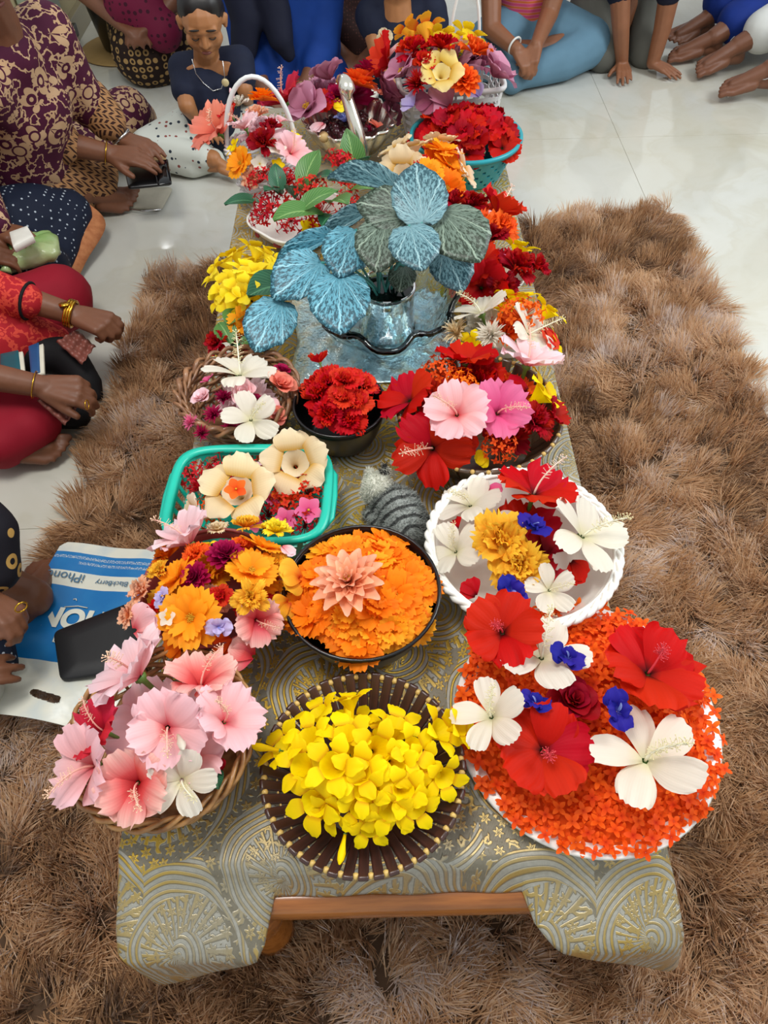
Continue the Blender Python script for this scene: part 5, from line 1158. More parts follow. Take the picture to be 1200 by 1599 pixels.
def foot(h, d, n, side, s=1.0):
    """heel h, toe direction d, sole-to-instep normal n; big toe on side*(d x n)"""
    d = Vector(d).normalized(); n = (Vector(n) - d * Vector(n).dot(d)).normalized(); l = d.cross(n) * side; S = []
    an = h + (n * .06 + d * .035) * s; S.append([(h + n * .004 * s, .030 * s), (h + d * .05 * s + n * .012 * s, .030 * s)]); S.append([(h + n * .01 * s, .028 * s), (an, .032 * s), (h + d * .10 * s + n * .028 * s, .030 * s), (h + d * .165 * s + n * .004 * s, .020 * s)])
    for off, bl, tl, tr_ in ((.034, .172, .046, .0125), (.012, .176, .038, .0085), (-.006, .170, .035, .0078), (-.023, .160, .031, .0074), (-.039, .148, .027, .0072)):
        k = h + (d * bl + l * off - n * .006) * s; S.append([(h + d * .09 * s + l * off * .6 * s + n * .012 * s, .024 * s), (k, .0135 * s)])
        S.append([(k, tr_ * 1.0 * s), (k + (d * tl * .6 + n * .003) * s, tr_ * s), (k + (d * tl - n * .004) * s, tr_ * .95 * s)])
    return S, an
def headsegs(c, f, u, s=1.0):
    f = Vector(f).normalized(); u = (Vector(u) - f * Vector(u).dot(f)).normalized(); l = f.cross(u)
    S = [[(c + (u * .035 - f * .02) * s, .088 * s), (c + (u * .03 + f * .012) * s, .080 * s)], [(c + (f * .028 - u * .025) * s, .062 * s), (c + (f * .045 - u * .078) * s, .034 * s)], [(c + (f * .084 + u * .012) * s, .010 * s), (c + (f * .098 - u * .020) * s, .0125 * s)],
         [(c + (f * .088 - u * .024 - l * .013) * s, .009 * s), (c + (f * .088 - u * .024 + l * .013) * s, .009 * s)], [(c + (f * .073 - u * .053 - l * .017) * s, .010 * s), (c + (f * .081 - u * .053) * s, .011 * s), (c + (f * .073 - u * .053 + l * .017) * s, .010 * s)],
         [(c + (f * .072 + u * .030 - l * .045) * s, .014 * s), (c + (f * .080 + u * .028) * s, .014 * s), (c + (f * .072 + u * .030 + l * .045) * s, .014 * s)]]
    for q in (-1, 1):
        S.append([(c + (f * .045 - u * .022 + l * q * .040) * s, .034 * s), (c + (f * .03 - u * .055 + l * q * .032) * s, .030 * s)])
        S.append([(c + (l * q * .080 + u * .012) * s, .013 * s), (c + (l * q * .092 + u * .022 - f * .012) * s, .012 * s), (c + (l * q * .088 - u * .012 - f * .004) * s, .009 * s)])
        S.append([(c + (f * .070 + u * .008 + l * q * .033) * s, .0155 * s)])
    return S, (f, u, l)
def limb(*pr): return [[(Vector(p), r_) for p, r_ in pr]]
def band(name, c, axis, r_, th, mat, parent, base, n=20, w=1.0):
    a = Vector(axis).normalized(); x = a.orthogonal().normalized(); y = a.cross(x); b = MB()
    b.tube([Vector(c) - base + (x * math.cos(2 * PI * i / n) + y * math.sin(2 * PI * i / n)) * r_ for i in range(n)], th, 6, closed=True); return b.build(name, mat, parent)
def fabric(name, fn, rough=.75):
    t = NT(name); co = t.coord(); c = fn(t, co); t.set(c, rough, 0, Specular_IOR_Level=.25); wv = t.n('ShaderNodeTexWave'); wv.inputs['Scale'].default_value = 180; t.l(co, wv.inputs[0]); t.bump(wv.outputs[1], .08, .001); MATS[name] = t.m; return t.m
def dots(c0, c1, scale, r_, c2=None, ring=False, rnd=.0):
    def fn(t, co):
        v = t.n('ShaderNodeTexVoronoi'); v.inputs['Scale'].default_value = scale; v.inputs['Randomness'].default_value = rnd; t.l(co, v.inputs['Vector'])
        m = t.math('LESS_THAN', v.outputs['Distance'], r_)
        if ring: m = t.math('MULTIPLY', m, t.math('GREATER_THAN', v.outputs['Distance'], r_ * .5))
        col = lin(c1) if c2 is None else t.mix(t.math('GREATER_THAN', v.outputs['Color'], .5), lin(c1), lin(c2))
        return t.mix(m, lin(c0), col)
    return fn
def solidc(c, v=.1): return lambda t, co: t.mix(t.noise(14, 3), tuple(k * (1 - v) for k in lin(c)[:3]) + (1,), tuple(min(1, k * (1 + v)) for k in lin(c)[:3]) + (1,))
def chevron(c0, c1, rows=26.0, k=46.0, axis=0):
    def fn(t, co):
        sp = t.n('ShaderNodeSeparateXYZ'); t.l(co, sp.inputs[0]); a, c_ = sp.outputs[axis], t.math('ADD', sp.outputs[1 - axis], t.math('MULTIPLY', sp.outputs[2], .8))
        f = t.math('FRACT', t.math('MULTIPLY', c_, rows)); tri = t.math('ABSOLUTE', t.math('SUBTRACT', f, .5))
        s = t.math('FRACT', t.math('ADD', t.math('MULTIPLY', a, k), t.math('MULTIPLY', tri, 1.6)))
        m = t.math('MULTIPLY', t.math('LESS_THAN', t.math('ABSOLUTE', t.math('SUBTRACT', s, .5)), .26), t.math('MULTIPLY', t.math('GREATER_THAN', tri, .06), t.math('LESS_THAN', tri, .44)))
        return t.mix(m, lin(c0), lin(c1))
    return fn
def floral(c0, c1, c2, scale=11.0):
    def fn(t, co):
        v = t.n('ShaderNodeTexVoronoi'); v.inputs['Scale'].default_value = scale; v.inputs['Randomness'].default_value = .8; t.l(co, v.inputs['Vector'])
        df = t.n('ShaderNodeVectorMath', operation='SUBTRACT'); t.l(co, df.inputs[0]); t.l(v.outputs['Position'], df.inputs[1]); sp = t.n('ShaderNodeSeparateXYZ'); t.l(df.outputs[0], sp.inputs[0])
        an = t.math('ARCTAN2', t.math('ADD', sp.outputs[2], t.math('MULTIPLY', sp.outputs[1], .6)), sp.outputs[0])
        pet_ = t.math('ADD', .2, t.math('MULTIPLY', t.math('ABSOLUTE', t.math('SINE', t.math('MULTIPLY', an, 2.5))), .22)); m = t.math('LESS_THAN', v.outputs['Distance'], pet_)
        inn = t.math('LESS_THAN', t.math('ABSOLUTE', t.math('SUBTRACT', v.outputs['Distance'], .2)), .03)
        n = t.noise(26, 3); vine = t.math('LESS_THAN', t.math('ABSOLUTE', t.math('SUBTRACT', n, .5)), .03)
        c = t.mix(t.math('MAXIMUM', m, vine), lin(c0), t.mix(t.noise(18, 2), lin(c1), lin(c2))); return t.mix(t.math('MULTIPLY', inn, m), c, lin(c0))
    return fn
FB = {}
def fab(n, fn): FB[n] = fabric(n, fn)
fab('purple_floral', floral('#48142f', '#b08a62', '#c9a988')); fab('tan_chevron', chevron('#a87c52', '#3a211c', 34, 64, 0)); fab('navy_dots', dots('#131b2e', '#a9b3bd', 62, .2)); fab('navy_cotton', solidc('#1a2034')); fab('white_dots', dots('#c9cdc4', '#2c3440', 40, .22, '#8a4a44', rnd=.8))
fab('magenta_print', dots('#6a1434', '#3c0a20', 40, .3, rnd=.3)); fab('brown_rings', dots('#23140f', '#a08050', 32, .40, ring=True)); fab('royal_blue', solidc('#123a86', .2)); fab('dark_scarf', solidc('#15182a', .2)); fab('brown_weave', dots('#2a1512', '#4a2a24', 90, .3)); fab('red_cotton', solidc('#8e1226', .12)); fab('red_embroidered', floral('#a51a24', '#d23a30', '#c8503c', 30)); fab('black_cotton', solidc('#121114', .2))
fab('pink_stripe', lambda t, co: (lambda w: (t.l(co, w.inputs[0]), t.ramp(w.outputs[1], [(.3, lin('#d8527c')), (.6, lin('#e8889a')), (.8, lin('#d9703e'))]))[1])((lambda w: (setattr(w, 'bands_direction', 'Z'), setattr(w.inputs['Scale'], 'default_value', 14), w)[2])(t.n('ShaderNodeTexWave'))))
fab('blue_denim', solidc('#5f8296', .14)); fab('grey_trouser', solidc('#5d5d56', .12)); fab('blue_silk', solidc('#15307e', .25)); fab('white_cotton', solidc('#d9dbd6', .04)); fab('black_gold', dots('#14121a', '#b08a4a', 26, .38, ring=True, rnd=.4)); fab('orange_border', lambda t, co: t.mix(t.noise(60, 2), lin('#8e4a2c'), lin('#c98a5a')))

def figure(label, skin, segs, base, voxel=.0045, smooth=2):
    o = volume('person', segs, voxel, skin, None, base, smooth, adapt=.004 if voxel < .007 else 0); tag(o, label, 'person', 'people seated around the rug'); return o
def wear(name, person, segs, mat, voxel=.011, fold=.004, base=None, smooth=4, label=None):
    o = volume(name, segs, voxel, FB[mat], person, base, smooth, fold=fold)
    if label: o['label'] = label
    return o
def hairdo(person, c, f, u, base, s=1.0, long=False):
    f = Vector(f).normalized(); u = (Vector(u) - f * Vector(u).dot(f)).normalized(); l = f.cross(u)
    S = [[(c + (u * .052 - f * .034) * s, .086 * s)], [(c + (u * .068 + f * .002 + l * .02) * s, .073 * s)], [(c + (u * .068 + f * .002 - l * .02) * s, .073 * s)], [(c + (u * .0 - f * .055) * s, .062 * s)], [(c + (u * .03 - f * .02 + l * .028) * s, .070 * s)], [(c + (u * .03 - f * .02 - l * .028) * s, .070 * s)]]
    if long: S += [[(c + (-f * .085 - u * .02) * s, .045 * s), (c + (-f * .12 - u * .16) * s, .04 * s), (c + (-f * .125 - u * .34) * s, .022 * s)]]
    return volume('hair', S, .008, M_HAIR, person, base, 3, fold=.0015, fscale=40)
def face(person, c, fr, base, s=1.0, closed=False):
    f, u, l = fr; dk = plain('dark_brow', '#1a120e', .6); lip = plain('lip', '#6f3a30', .5)
    for q in (-1, 1):
        e = c + (f * .0765 + u * .008 + l * q * .033) * s - base
        if not closed:
            b = MB(); b.ball(e, .0118 * s, 6, 10); ey = b.build('eye', plain('eye_white', '#cfc8be', .2), person); b = MB(); b.ball(e + f * .0085 * s, .0055 * s, 5, 8); b.build('iris', plain('iris_brown', '#1c100a', .1), ey)
        else:
            b = MB(); b.tube([e + (l * k - u * (.004 + .006 * (1 - (k / .014) ** 2)) + f * (.010 - .006 * (k / .014) ** 2)) * s for k in (-.014, -.008, 0, .008, .014)], .0022 * s, 5); b.build('eyelashes', dk, person)
        b = MB(); b.tube([c - base + (f * (.090 - 3.4 * k * k) + u * (.040 + .002 * q) + l * (q * .033 + k)) * s for k in (-.02, -.01, 0, .01, .02)], [.001, .003, .0034, .003, .001], 6); b.build('eyebrow', dk, person)
    b = MB(); b.tube([c - base + (f * (.0935 - 14 * k * k) - u * .052 + l * k) * s for k in (-.019, -.012, 0, .012, .019)], [.0015, .0045, .0055, .0045, .0015], 8); b.build('lips', lip, person)

# ---- A: woman in purple floral kurta, far left
base = V3(-1.18, 2.36, 0)
pel, ch, nk, hc = V3(-1.2, 2.36, .13), V3(-1.05, 2.28, .43), V3(-.97, 2.19, .655), V3(-.955, 2.13, .815)
shn, shf = V3(-1.05, 2.10, .54), V3(-.93, 2.36, .56)
eln, wn = P(68, 216, .30), P(172, 240, .235); elf, wf = P(150, 168, .33), P(192, 217, .235)
hs, fr = headsegs(hc, (.7, -.45, -.45), (.3, -.1, .9), 1.02)
ftS, an = foot(P(118, 318, .05), (1, .25, -.05), (0, -.5, .8), -1, .95)
kn = P(95, 262, .17); kf = P(196, 178, .13)
sg = hs + limb((nk + V3(-.02, .01, -.06), .07), (nk, .055), (hc - V3(0, 0, .05), .052)) + limb((pel, .14), (ch, .13)) + limb((shn, .06), (eln, .045), (wn, .028)) + limb((shf, .06), (elf, .043), (wf, .027)) + limb((shn, .07), (ch, .1), (shf, .07))
sg += hand(wn, V3(1, -.1, -.08), (0, -.2, 1), 1, 16, 1.02, 40) + hand(wf, V3(.9, -.55, -.05), (0, 0, 1), -1, 20, .98) + ftS + limb((pel + V3(.05, -.12, 0), .1), (kn, .075), (an, .045)) + limb((pel + V3(.05, .12, 0), .1), (kf, .07), (P(140, 262, .07), .045))
A = figure('woman in a purple floral tunic and tan chevron trousers holding a black phone wallet', SK2, sg, base)
wear('tunic', A, limb((pel + V3(0, 0, .02), .19), (ch, .165), (nk + V3(-.03, .02, -.09), .10)) + limb((shn, .085), (eln + V3(-.02, .01, .0), .068)) + limb((shf, .085), (elf + V3(-.02, 0, .0), .062)) + limb((shn, .09), (ch + V3(0, 0, .06), .12), (shf, .09)) + limb((pel + V3(.1, .12, -.02), .12), (kf, .095), (P(225, 182, .05), .05), (P(236, 205, .03), .03)), 'purple_floral', .011, .006, base)
for (e, w_, r_) in ((eln, wn, .072), (elf, wf, .066)):
    d = (w_ - e).normalized(); wear('cuff', A, limb((e - d * .025, r_), (e + d * .045, r_ * .93)), 'tan_chevron', .009, .001, base)
wear('trousers', A, limb((pel + V3(.06, -.12, 0), .13), (kn, .105), (P(150, 285, .10), .07)) + limb((pel, .15), (P(30, 300, .12), .13), (P(110, 296, .1), .09)) + limb((P(40, 262, .14), .12), (P(150, 268, .12), .075)), 'tan_chevron', .011, .003, base)
hairdo(A, hc, (.7, -.45, -.45), (.3, -.1, .9), base, 1.05, True); face(A, hc, fr, base, 1.02)
d = (wn - eln).normalized(); band('bangle', wn - d * .012, d, .034, .0018, M_GOLD, A, base); d = (wf - elf).normalized(); band('watch_strap', wf - d * .01, d, .032, .005, M_SILV, A, base)

# ---- B: person in navy dotted skirt, partly out of frame on the left
base = V3(-1.25, 1.95, 0); pel = V3(-1.3, 1.95, .13); ch = V3(-1.22, 1.93, .42); hc = V3(-1.12, 1.93, .76)
shn, shf = V3(-1.22, 1.78, .54), V3(-1.18, 2.1, .54); wn = P(-48, 398, .24); wf = P(-14, 356, .26); eln = V3(-1.22, 1.72, .3); elf = V3(-1.15, 2.05, .3)
hs, fr = headsegs(hc, (.9, -.2, -.3), (.2, 0, 1))
sg = hs + limb((ch + V3(0, 0, .15), .07), (hc - V3(.01, 0, .05), .052)) + limb((pel, .13), (ch, .12)) + limb((shn, .055), (eln, .043), (wn, .027)) + limb((shf, .055), (elf, .043), (wf, .027)) + limb((shn, .06), (ch + V3(0, 0, .06), .09), (shf, .06)) + hand(wn, (1, .1, 0), (0, -.3, 1), 1, 35, .95) + hand(wf, (1, -.35, -.1), (0, .1, 1), -1, 30, .95)
Bp = figure('person in a navy white-dotted skirt with orange border holding a white box', SK2, sg, base)
wear('blouse', Bp, limb((pel, .16), (ch, .15), (ch + V3(0, 0, .1), .11)) + limb((shn, .075), (eln, .06)) + limb((shf, .075), (elf, .06), (P(-12, 348, .28), .05)) + limb((shn, .08), (ch + V3(0, 0, .08), .11), (shf, .08)), 'purple_floral', .012, .004, base)
wear('skirt', Bp, limb((pel, .16), (P(50, 345, .12), .12), (P(104, 335, .10), .08), (P(120, 366, .06), .04)) + limb((pel + V3(0, -.1, 0), .15), (P(50, 420, .09), .11), (P(86, 405, .06), .06)) + limb((P(104, 335, .1), .08), (P(86, 405, .06), .06)) + limb((P(40, 380, .09), .11), (P(98, 375, .08), .05)), 'navy_dots', .010, .005, base)
b = MB(); hem = [P(*q) for q in ((150, 324, .10), (172, 350, .05), (150, 384, .05), (136, 404, .035), (124, 432, .02), (112, 450, .012))]
for p in hem: b.v.append(tuple(p - base)); q = p + V3(-.075, .0, .06); b.v.append(tuple(q - base))
for i in range(len(hem) - 1): b.face((2 * i, 2 * i + 1, 2 * i + 3, 2 * i + 2))
o = solid(subsurf(b.build('hem_border', FB['orange_border'], Bp), 2), .006)
hairdo(Bp, hc, (.9, -.2, -.3), (.2, 0, 1), base, 1.05, True); face(Bp, hc, fr, base)

# ---- C: person in red, middle left
base = V3(-1.15, 1.45, 0); pel = V3(-1.22, 1.43, .13); ch = V3(-1.15, 1.43, .42); hc = V3(-1.08, 1.43, .78)
shf, shn = V3(-1.1, 1.6, .55), V3(-1.15, 1.25, .55); elf, wf = V3(-1.03, 1.58, .31), P(118, 492, .22); eln, wn = V3(-1.05, 1.28, .31), P(68, 604, .205)
hs, fr = headsegs(hc, (.9, -.1, -.3), (.2, 0, 1))
kf = P(92, 466, .12); kn = P(40, 640, .10)
ftS, an = foot(P(-8, 708, .05), (1, .12, -.02), (.0, -.35, .9), -1, .8)
sg = hs + limb((ch + V3(0, 0, .15), .07), (hc - V3(.01, 0, .05), .052)) + limb((pel, .13), (ch, .12)) + limb((shn, .055), (eln, .043), (wn, .027)) + limb((shf, .055), (elf, .043), (wf, .027)) + limb((shn, .06), (ch + V3(0, 0, .06), .09), (shf, .06)) + hand(wf, (1, -.35, -.12), (.1, -.1, 1), -1, 62, 1.0, 25) + hand(wn, (1, -.12, -.08), (.05, -.3, 1), 1, 48, 1.0, 30) + ftS + limb((pel + V3(.1, .1, 0), .09), (kf, .065)) + limb((pel + V3(.1, -.1, 0), .09), (kn, .065), (an, .045))
C_ = figure('person in red trousers with a gold wrist watch and folded hands on the lap', SK2, sg, base)
wear('kurta', C_, limb((pel, .16), (ch, .15), (ch + V3(0, 0, .1), .11)) + limb((shn, .075), (eln, .062)) + limb((shf, .075), (elf, .058), (P(40, 469, .27), .044)) + limb((shn, .08), (ch + V3(0, 0, .08), .11), (shf, .08)) + limb((pel + V3(.12, 0, .06), .13), (P(20, 520, .17), .08), (P(90, 528, .13), .035)), 'red_embroidered', .011, .004, base)
band('cuff_band', P(44, 470, .268), P(60, 474, .262) - P(30, 466, .273), .045, .004, FB['black_cotton'], C_, base)
wear('trousers', C_, limb((pel + V3(.1, .1, 0), .12), (kf, .095)) + limb((pel + V3(.1, -.1, 0), .12), (kn + V3(-.08, 0, 0), .10), (P(50, 660, .09), .07)) + limb((P(0, 690, .08), .07), (P(45, 668, .1), .06)) + limb((kn, .08), (an, .052)), 'red_cotton', .011, .004, base)
wear('dupatta', C_, limb((P(30, 545, .13), .06), (P(105, 556, .10), .05), (P(140, 600, .06), .035), (P(152, 618, .04), .02)) + limb((P(60, 640, .07), .05), (P(120, 650, .05), .035)), 'black_cotton', .010, .004, base, label='black shawl across the lap')
d = (wf - elf).normalized()
for k in (-.006, 0, .006): band('watch_strap', wf - d * (.012 + k), d, .033, .004, M_GOLD, C_, base)
b = MB(); b.lathe([(0, 0), (.014, 0), (.014, .005), (0, .006)], 20); b.build('watch_face', M_GOLD, C_, loc=wf - d * .012 - base + V3(0, -.012, .034), rot=(-.3, 0, 0))
d = (wn - eln).normalized(); band('bracelet', wn - d * .02, d, .033, .0014, M_GOLD, C_, base); band('ring', P(136, 632, .20), (1, 0, 0), .011, .0015, M_GOLD, C_, base)
hairdo(C_, hc, (.9, -.1, -.3), (.2, 0, 1), base, 1.05, True); face(C_, hc, fr, base)

# ---- D: person at the lower left edge, mostly out of frame
base = V3(-1.0, .8, 0); pel = V3(-1.12, .78, .13); ch = V3(-1.02, .78, .42); hc = V3(-.97, .78, .78)
shf, shn = V3(-1.0, .95, .55), V3(-1.02, .6, .55); elf, wf = V3(-.9, .95, .32), P(-22, 935, .27); eln, wn = V3(-.92, .6, .3), P(-108, 1062, .2)
hs, fr = headsegs(hc, (.9, -.1, -.3), (.2, 0, 1)); ftS, an = foot(P(34, 968, .075), (.1, 1, -.12), (.5, -.1, .8), 1, .8)
sg = hs + limb((ch + V3(0, 0, .15), .07), (hc - V3(.01, 0, .05), .052)) + limb((pel, .13), (ch, .12)) + limb((shn, .055), (eln, .043), (wn, .027)) + limb((shf, .055), (elf, .043), (wf, .027)) + limb((shn, .06), (ch + V3(0, 0, .06), .09), (shf, .06)) + hand(wf, (.85, -.5, -.2), (.3, .3, .9), 1, 52, .78, 20) + hand(wn, (1, .25, .05), (0, -.4, 1), 1, 22, .95) + ftS + limb((pel + V3(.1, .15, 0), .09), (P(-20, 915, .12), .06), (an, .04))
D_ = figure('person in black and gold sleeves at the left edge with a gold ring', SK2, sg, base)
wear('blouse', D_, limb((pel, .16), (ch, .15), (ch + V3(0, 0, .1), .11)) + limb((shn, .075), (eln, .06)) + limb((shf, .08), (P(-30, 835, .34), .064), (P(-6, 890, .29), .044)) + limb((shn, .08), (ch + V3(0, 0, .08), .11), (shf, .08)), 'black_gold', .010, .003, base)
wear('trousers', D_, limb((pel + V3(.1, .1, 0), .12), (P(-40, 930, .1), .08)) + limb((pel + V3(.1, -.1, 0), .12), (P(-70, 1080, .1), .09)), 'white_cotton', .012, .004, base)
band('ring', P(33, 948, .30), (.6, -.6, 0), .0105, .0016, M_GOLD, D_, base)
hairdo(D_, hc, (.9, -.1, -.3), (.2, 0, 1), base, 1.05, True); face(D_, hc, fr, base)

# ---- E: child in navy T-shirt
base = V3(-.58, 2.74, 0)
def PYz(px, py, Y):
    d = FW + CR * ((px - 600) / F_PX) - CU * ((py - 799.5) / F_PX); return Vector((0, 0, CAM_H)) + d * (Y / d.y)
hc = PYz(317, 38, 2.68); nk = PYz(322, 92, 2.74); ch = PYz(326, 140, 2.74); pel = V3(ch.x - .02, 2.8, .1)
shr, shl = PYz(285, 112, 2.74), PYz(375, 100, 2.74); elr, wr = PYz(292, 165, 2.64), P(318, 195, .14); ell_, wl = PYz(382, 138, 2.68), P(388, 165, .12)
hs, fr = headsegs(hc, (.12, -.93, -.30), (.05, -.25, 1), .80)
kr, kl = P(232, 232, .08), P(420, 200, .08); ftS, an = foot(P(328, 262, .04), (.8, -.3, 0), (0, 0, 1), 1, .6)
sg = hs + limb((ch, .075), (nk, .042), (hc + V3(0, .01, -.04), .042)) + limb((pel, .09), (ch, .08)) + limb((shr, .038), (elr, .029), (wr, .02)) + limb((shl, .038), (ell_, .029), (wl, .02)) + limb((shr, .04), (nk + V3(0, 0, -.03), .05), (shl, .04)) + hand(wr, (.6, -.6, -.2), (-.4, 0, 1), -1, 25, .62) + hand(wl, (-.5, -.8, -.2), (0, 0, 1), 1, 25, .62) + limb((pel, .07), (kr, .045), (an, .03)) + limb((pel, .07), (kl, .045)) + ftS
E_ = figure('small child in a navy T-shirt with a pendant necklace and dotted trousers', SK3, sg, base, .0038)
wear('t_shirt', E_, limb((pel + V3(0, 0, .02), .115), (ch + V3(0, 0, -.02), .10)) + limb((ch, .1), (nk + V3(0, .015, -.075), .062)) + limb((shr + V3(0, .01, -.01), .05), (shr.lerp(elr, .55), .047)) + limb((shl + V3(0, .01, -.01), .05), (shl.lerp(ell_, .55), .047)) + limb((shr + V3(0, .012, .004), .052), (shl + V3(0, .012, .004), .052)), 'navy_cotton', .008, .002, base)
wear('trousers', E_, limb((pel, .1), (kr, .07), (P(300, 255, .05), .05), (P(335, 250, .05), .04)) + limb((pel, .1), (kl, .07)) + limb((P(260, 225, .07), .065), (P(320, 222, .07), .05)) + limb((kr, .066), (kr.lerp(an, .85), .045)), 'white_dots', .009, .005, base)
hairdo(E_, hc + V3(0, .010, .004), (.12, -.93, -.30), (.05, -.25, 1), base, .79); face(E_, hc, fr, base, .80, True)
b = MB(); b.tube([PYz(px, py, 2.655) - base for px, py in ((300, 92), (306, 115), (318, 130), (333, 142), (346, 138), (351, 120), (348, 95))], .0016, 5); b.build('necklace', M_SILV, E_)
b = MB(); b.ball((0, 0, 0), .013, 6, 10, (1, .5, 1)); b.build('pendant', plain('pendant_shell', '#c9b98a', .3), E_, loc=PYz(352, 129, 2.645) - base)

# ---- F: person behind in magenta top and brown ringed skirt
base = V3(-.95, 3.5, 0); hc = V3(-.95, 3.55, .82); pel = V3(-.95, 3.6, .15)
hs, fr = headsegs(hc, (.1, -1, -.2), (0, 0, 1)); sg = hs + limb((pel, .14), (V3(-.95, 3.57, .45), .13), (V3(-.95, 3.56, .62), .07), (hc - V3(0, 0, .05), .052)) + limb((V3(-1.1, 3.55, .58), .055), (V3(-1.15, 3.45, .34), .042), (V3(-1.0, 3.35, .25), .028)) + limb((V3(-.8, 3.55, .58), .055), (V3(-.74, 3.45, .34), .042), (V3(-.86, 3.35, .25), .028)) + hand(V3(-1.0, 3.35, .25), (.7, -.5, -.1), (0, 0, 1), -1, 25) + hand(V3(-.86, 3.35, .25), (-.7, -.5, -.1), (0, 0, 1), 1, 25)
Fp = figure('person in a magenta top and brown ring-patterned skirt beside the black bucket', SK2, sg, base, .008)
wear('top', Fp, limb((V3(-.95, 3.6, .3), .17), (V3(-.95, 3.57, .52), .15)) + limb((V3(-1.1, 3.55, .58), .075), (V3(-1.15, 3.45, .36), .06)) + limb((V3(-.8, 3.55, .58), .075), (V3(-.74, 3.45, .36), .06)) + limb((V3(-.95, 3.42, .3), .12), (P(255, 48, .22), .08)), 'magenta_print', .013, .004, base)
wear('skirt', Fp, limb((pel, .19), (V3(-.95, 3.45, .12), .15), (P(255, 100, .07), .08)) + limb((V3(-.9, 3.5, .14), .15), (P(300, 75, .1), .1)), 'brown_rings', .012, .004, base)
hairdo(Fp, hc, (.1, -1, -.2), (0, 0, 1), base, 1.05); face(Fp, hc, fr, base)

# ---- G: person in royal blue dress with a dark scarf
base = V3(-.3, 3.25, 0); pel = V3(-.32, 3.3, .14); ch = V3(-.32, 3.26, .43); hc = V3(-.32, 3.22, .80)
hs, fr = headsegs(hc, (.05, -1, -.3), (0, 0, 1)); wl = P(478, 128, .15); wr = P(415, 145, .12); el = PYz(502, 75, 3.15); er = PYz(388, 75, 3.15); sl, sr = V3(-.14, 3.24, .55), V3(-.5, 3.24, .55)
sg = hs + limb((pel, .14), (ch, .13), (V3(-.32, 3.24, .62), .07), (hc - V3(0, 0, .05), .052)) + limb((sl, .055), (el, .043), (wl, .027)) + limb((sr, .055), (er, .043), (wr, .027)) + hand(wl, (-.6, -.6, -.2), (0, 0, 1), 1, 25) + hand(wr, (.6, -.6, -.2), (0, 0, 1), -1, 25)
G = figure('person in a royal blue dress and dark scarf seated behind the handled basket', SK2, sg, base, .008)
wear('dress', G, limb((pel, .2), (ch, .17), (V3(-.32, 3.24, .56), .1)) + limb((sl, .08), (el, .07), (el.lerp(wl, .55), .05)) + limb((sr, .08), (er, .07), (er.lerp(wr, .55), .05)) + limb((sl, .085), (sr, .085)) + limb((pel + V3(-.05, -.1, -.02), .14), (P(385, 120, .1), .12)) + limb((pel + V3(.05, -.1, -.02), .14), (P(500, 120, .1), .12)) + limb((P(400, 130, .07), .07), (P(500, 125, .07), .07)), 'royal_blue', .012, .006, base)
wear('scarf', G, limb((V3(-.4, 3.12, .58), .06), (PYz(430, 20, 3.08), .06), (PYz(438, 60, 3.05), .05), (PYz(450, 85, 3.05), .03)) + limb((V3(-.5, 3.12, .55), .06), (PYz(385, 30, 3.08), .06), (PYz(380, 75, 3.06), .05)), 'dark_scarf', .010, .005, base)
hairdo(G, hc, (.05, -1, -.3), (0, 0, 1), base, 1.05, True); face(G, hc, fr, base)

# ---- H: dark brown clad person between the blue dress and the navy shirt
base = V3(-.05, 3.55, 0); pel = V3(-.05, 3.6, .14); ch = V3(-.05, 3.56, .43); hc = V3(-.05, 3.52, .80)
hs, fr = headsegs(hc, (0, -1, -.3), (0, 0, 1)); sl, sr = V3(.12, 3.54, .55), V3(-.22, 3.54, .55); wl, wr = V3(.02, 3.3, .16), V3(-.12, 3.3, .14)
sg = hs + limb((pel, .14), (ch, .13), (V3(-.05, 3.54, .62), .07), (hc - V3(0, 0, .05), .052)) + limb((sl, .055), (V3(.17, 3.42, .32), .043), (wl, .027)) + limb((sr, .055), (V3(-.26, 3.42, .32), .043), (wr, .027)) + hand(wl, (-.5, -.8, -.2), (0, 0, 1), 1, 25) + hand(wr, (.5, -.8, -.2), (0, 0, 1), -1, 25)
H_ = figure('person wrapped in dark brown woven cloth behind the silver swan bowl', SK2, sg, base, .009)
wear('shawl', H_, limb((pel, .19), (ch, .17), (V3(-.05, 3.54, .56), .1)) + limb((sl, .08), (V3(.15, 3.44, .34), .075), (V3(.05, 3.36, .2), .07)) + limb((sr, .08), (V3(-.22, 3.44, .34), .075), (V3(-.1, 3.36, .2), .07)) + limb((pel + V3(0, -.15, 0), .16), (P(562, 75, .1), .12)), 'brown_weave', .013, .004, base)
hairdo(H_, hc, (0, -1, -.3), (0, 0, 1), base, 1.05, True); face(H_, hc, fr, base)

# ---- I: child in navy shirt with a pale flower motif
base = V3(.15, 3.1, 0); hc = PYz(622, -75, 3.02); ch = PYz(625, 60, 3.1); nk = PYz(620, -5, 3.08); pel = V3(.14, 3.15, .1)
hs, fr = headsegs(hc, (-.05, -1, -.2), (0, -.1, 1), .85); shr, shl = PYz(578, 22, 3.1), PYz(675, 15, 3.1); wr, wl = PYz(592, 100, 2.98), PYz(668, 100, 2.98)
sg = hs + limb((pel, .1), (ch, .09), (nk, .045), (hc + V3(0, 0, -.04), .045)) + limb((shr, .042), (PYz(585, 65, 3.06), .032), (wr, .023)) + limb((shl, .042), (PYz(682, 62, 3.06), .032), (wl, .023)) + hand(wr, (.4, -.8, -.2), (0, 0, 1), -1, 25, .7) + hand(wl, (-.4, -.8, -.2), (0, 0, 1), 1, 25, .7) + limb((pel, .07), (P(560, 118, .06), .05)) + limb((pel, .07), (P(700, 100, .06), .05))
I_ = figure('child in a navy T-shirt with a pale flower motif behind the white basket', SK3, sg, base, .006)
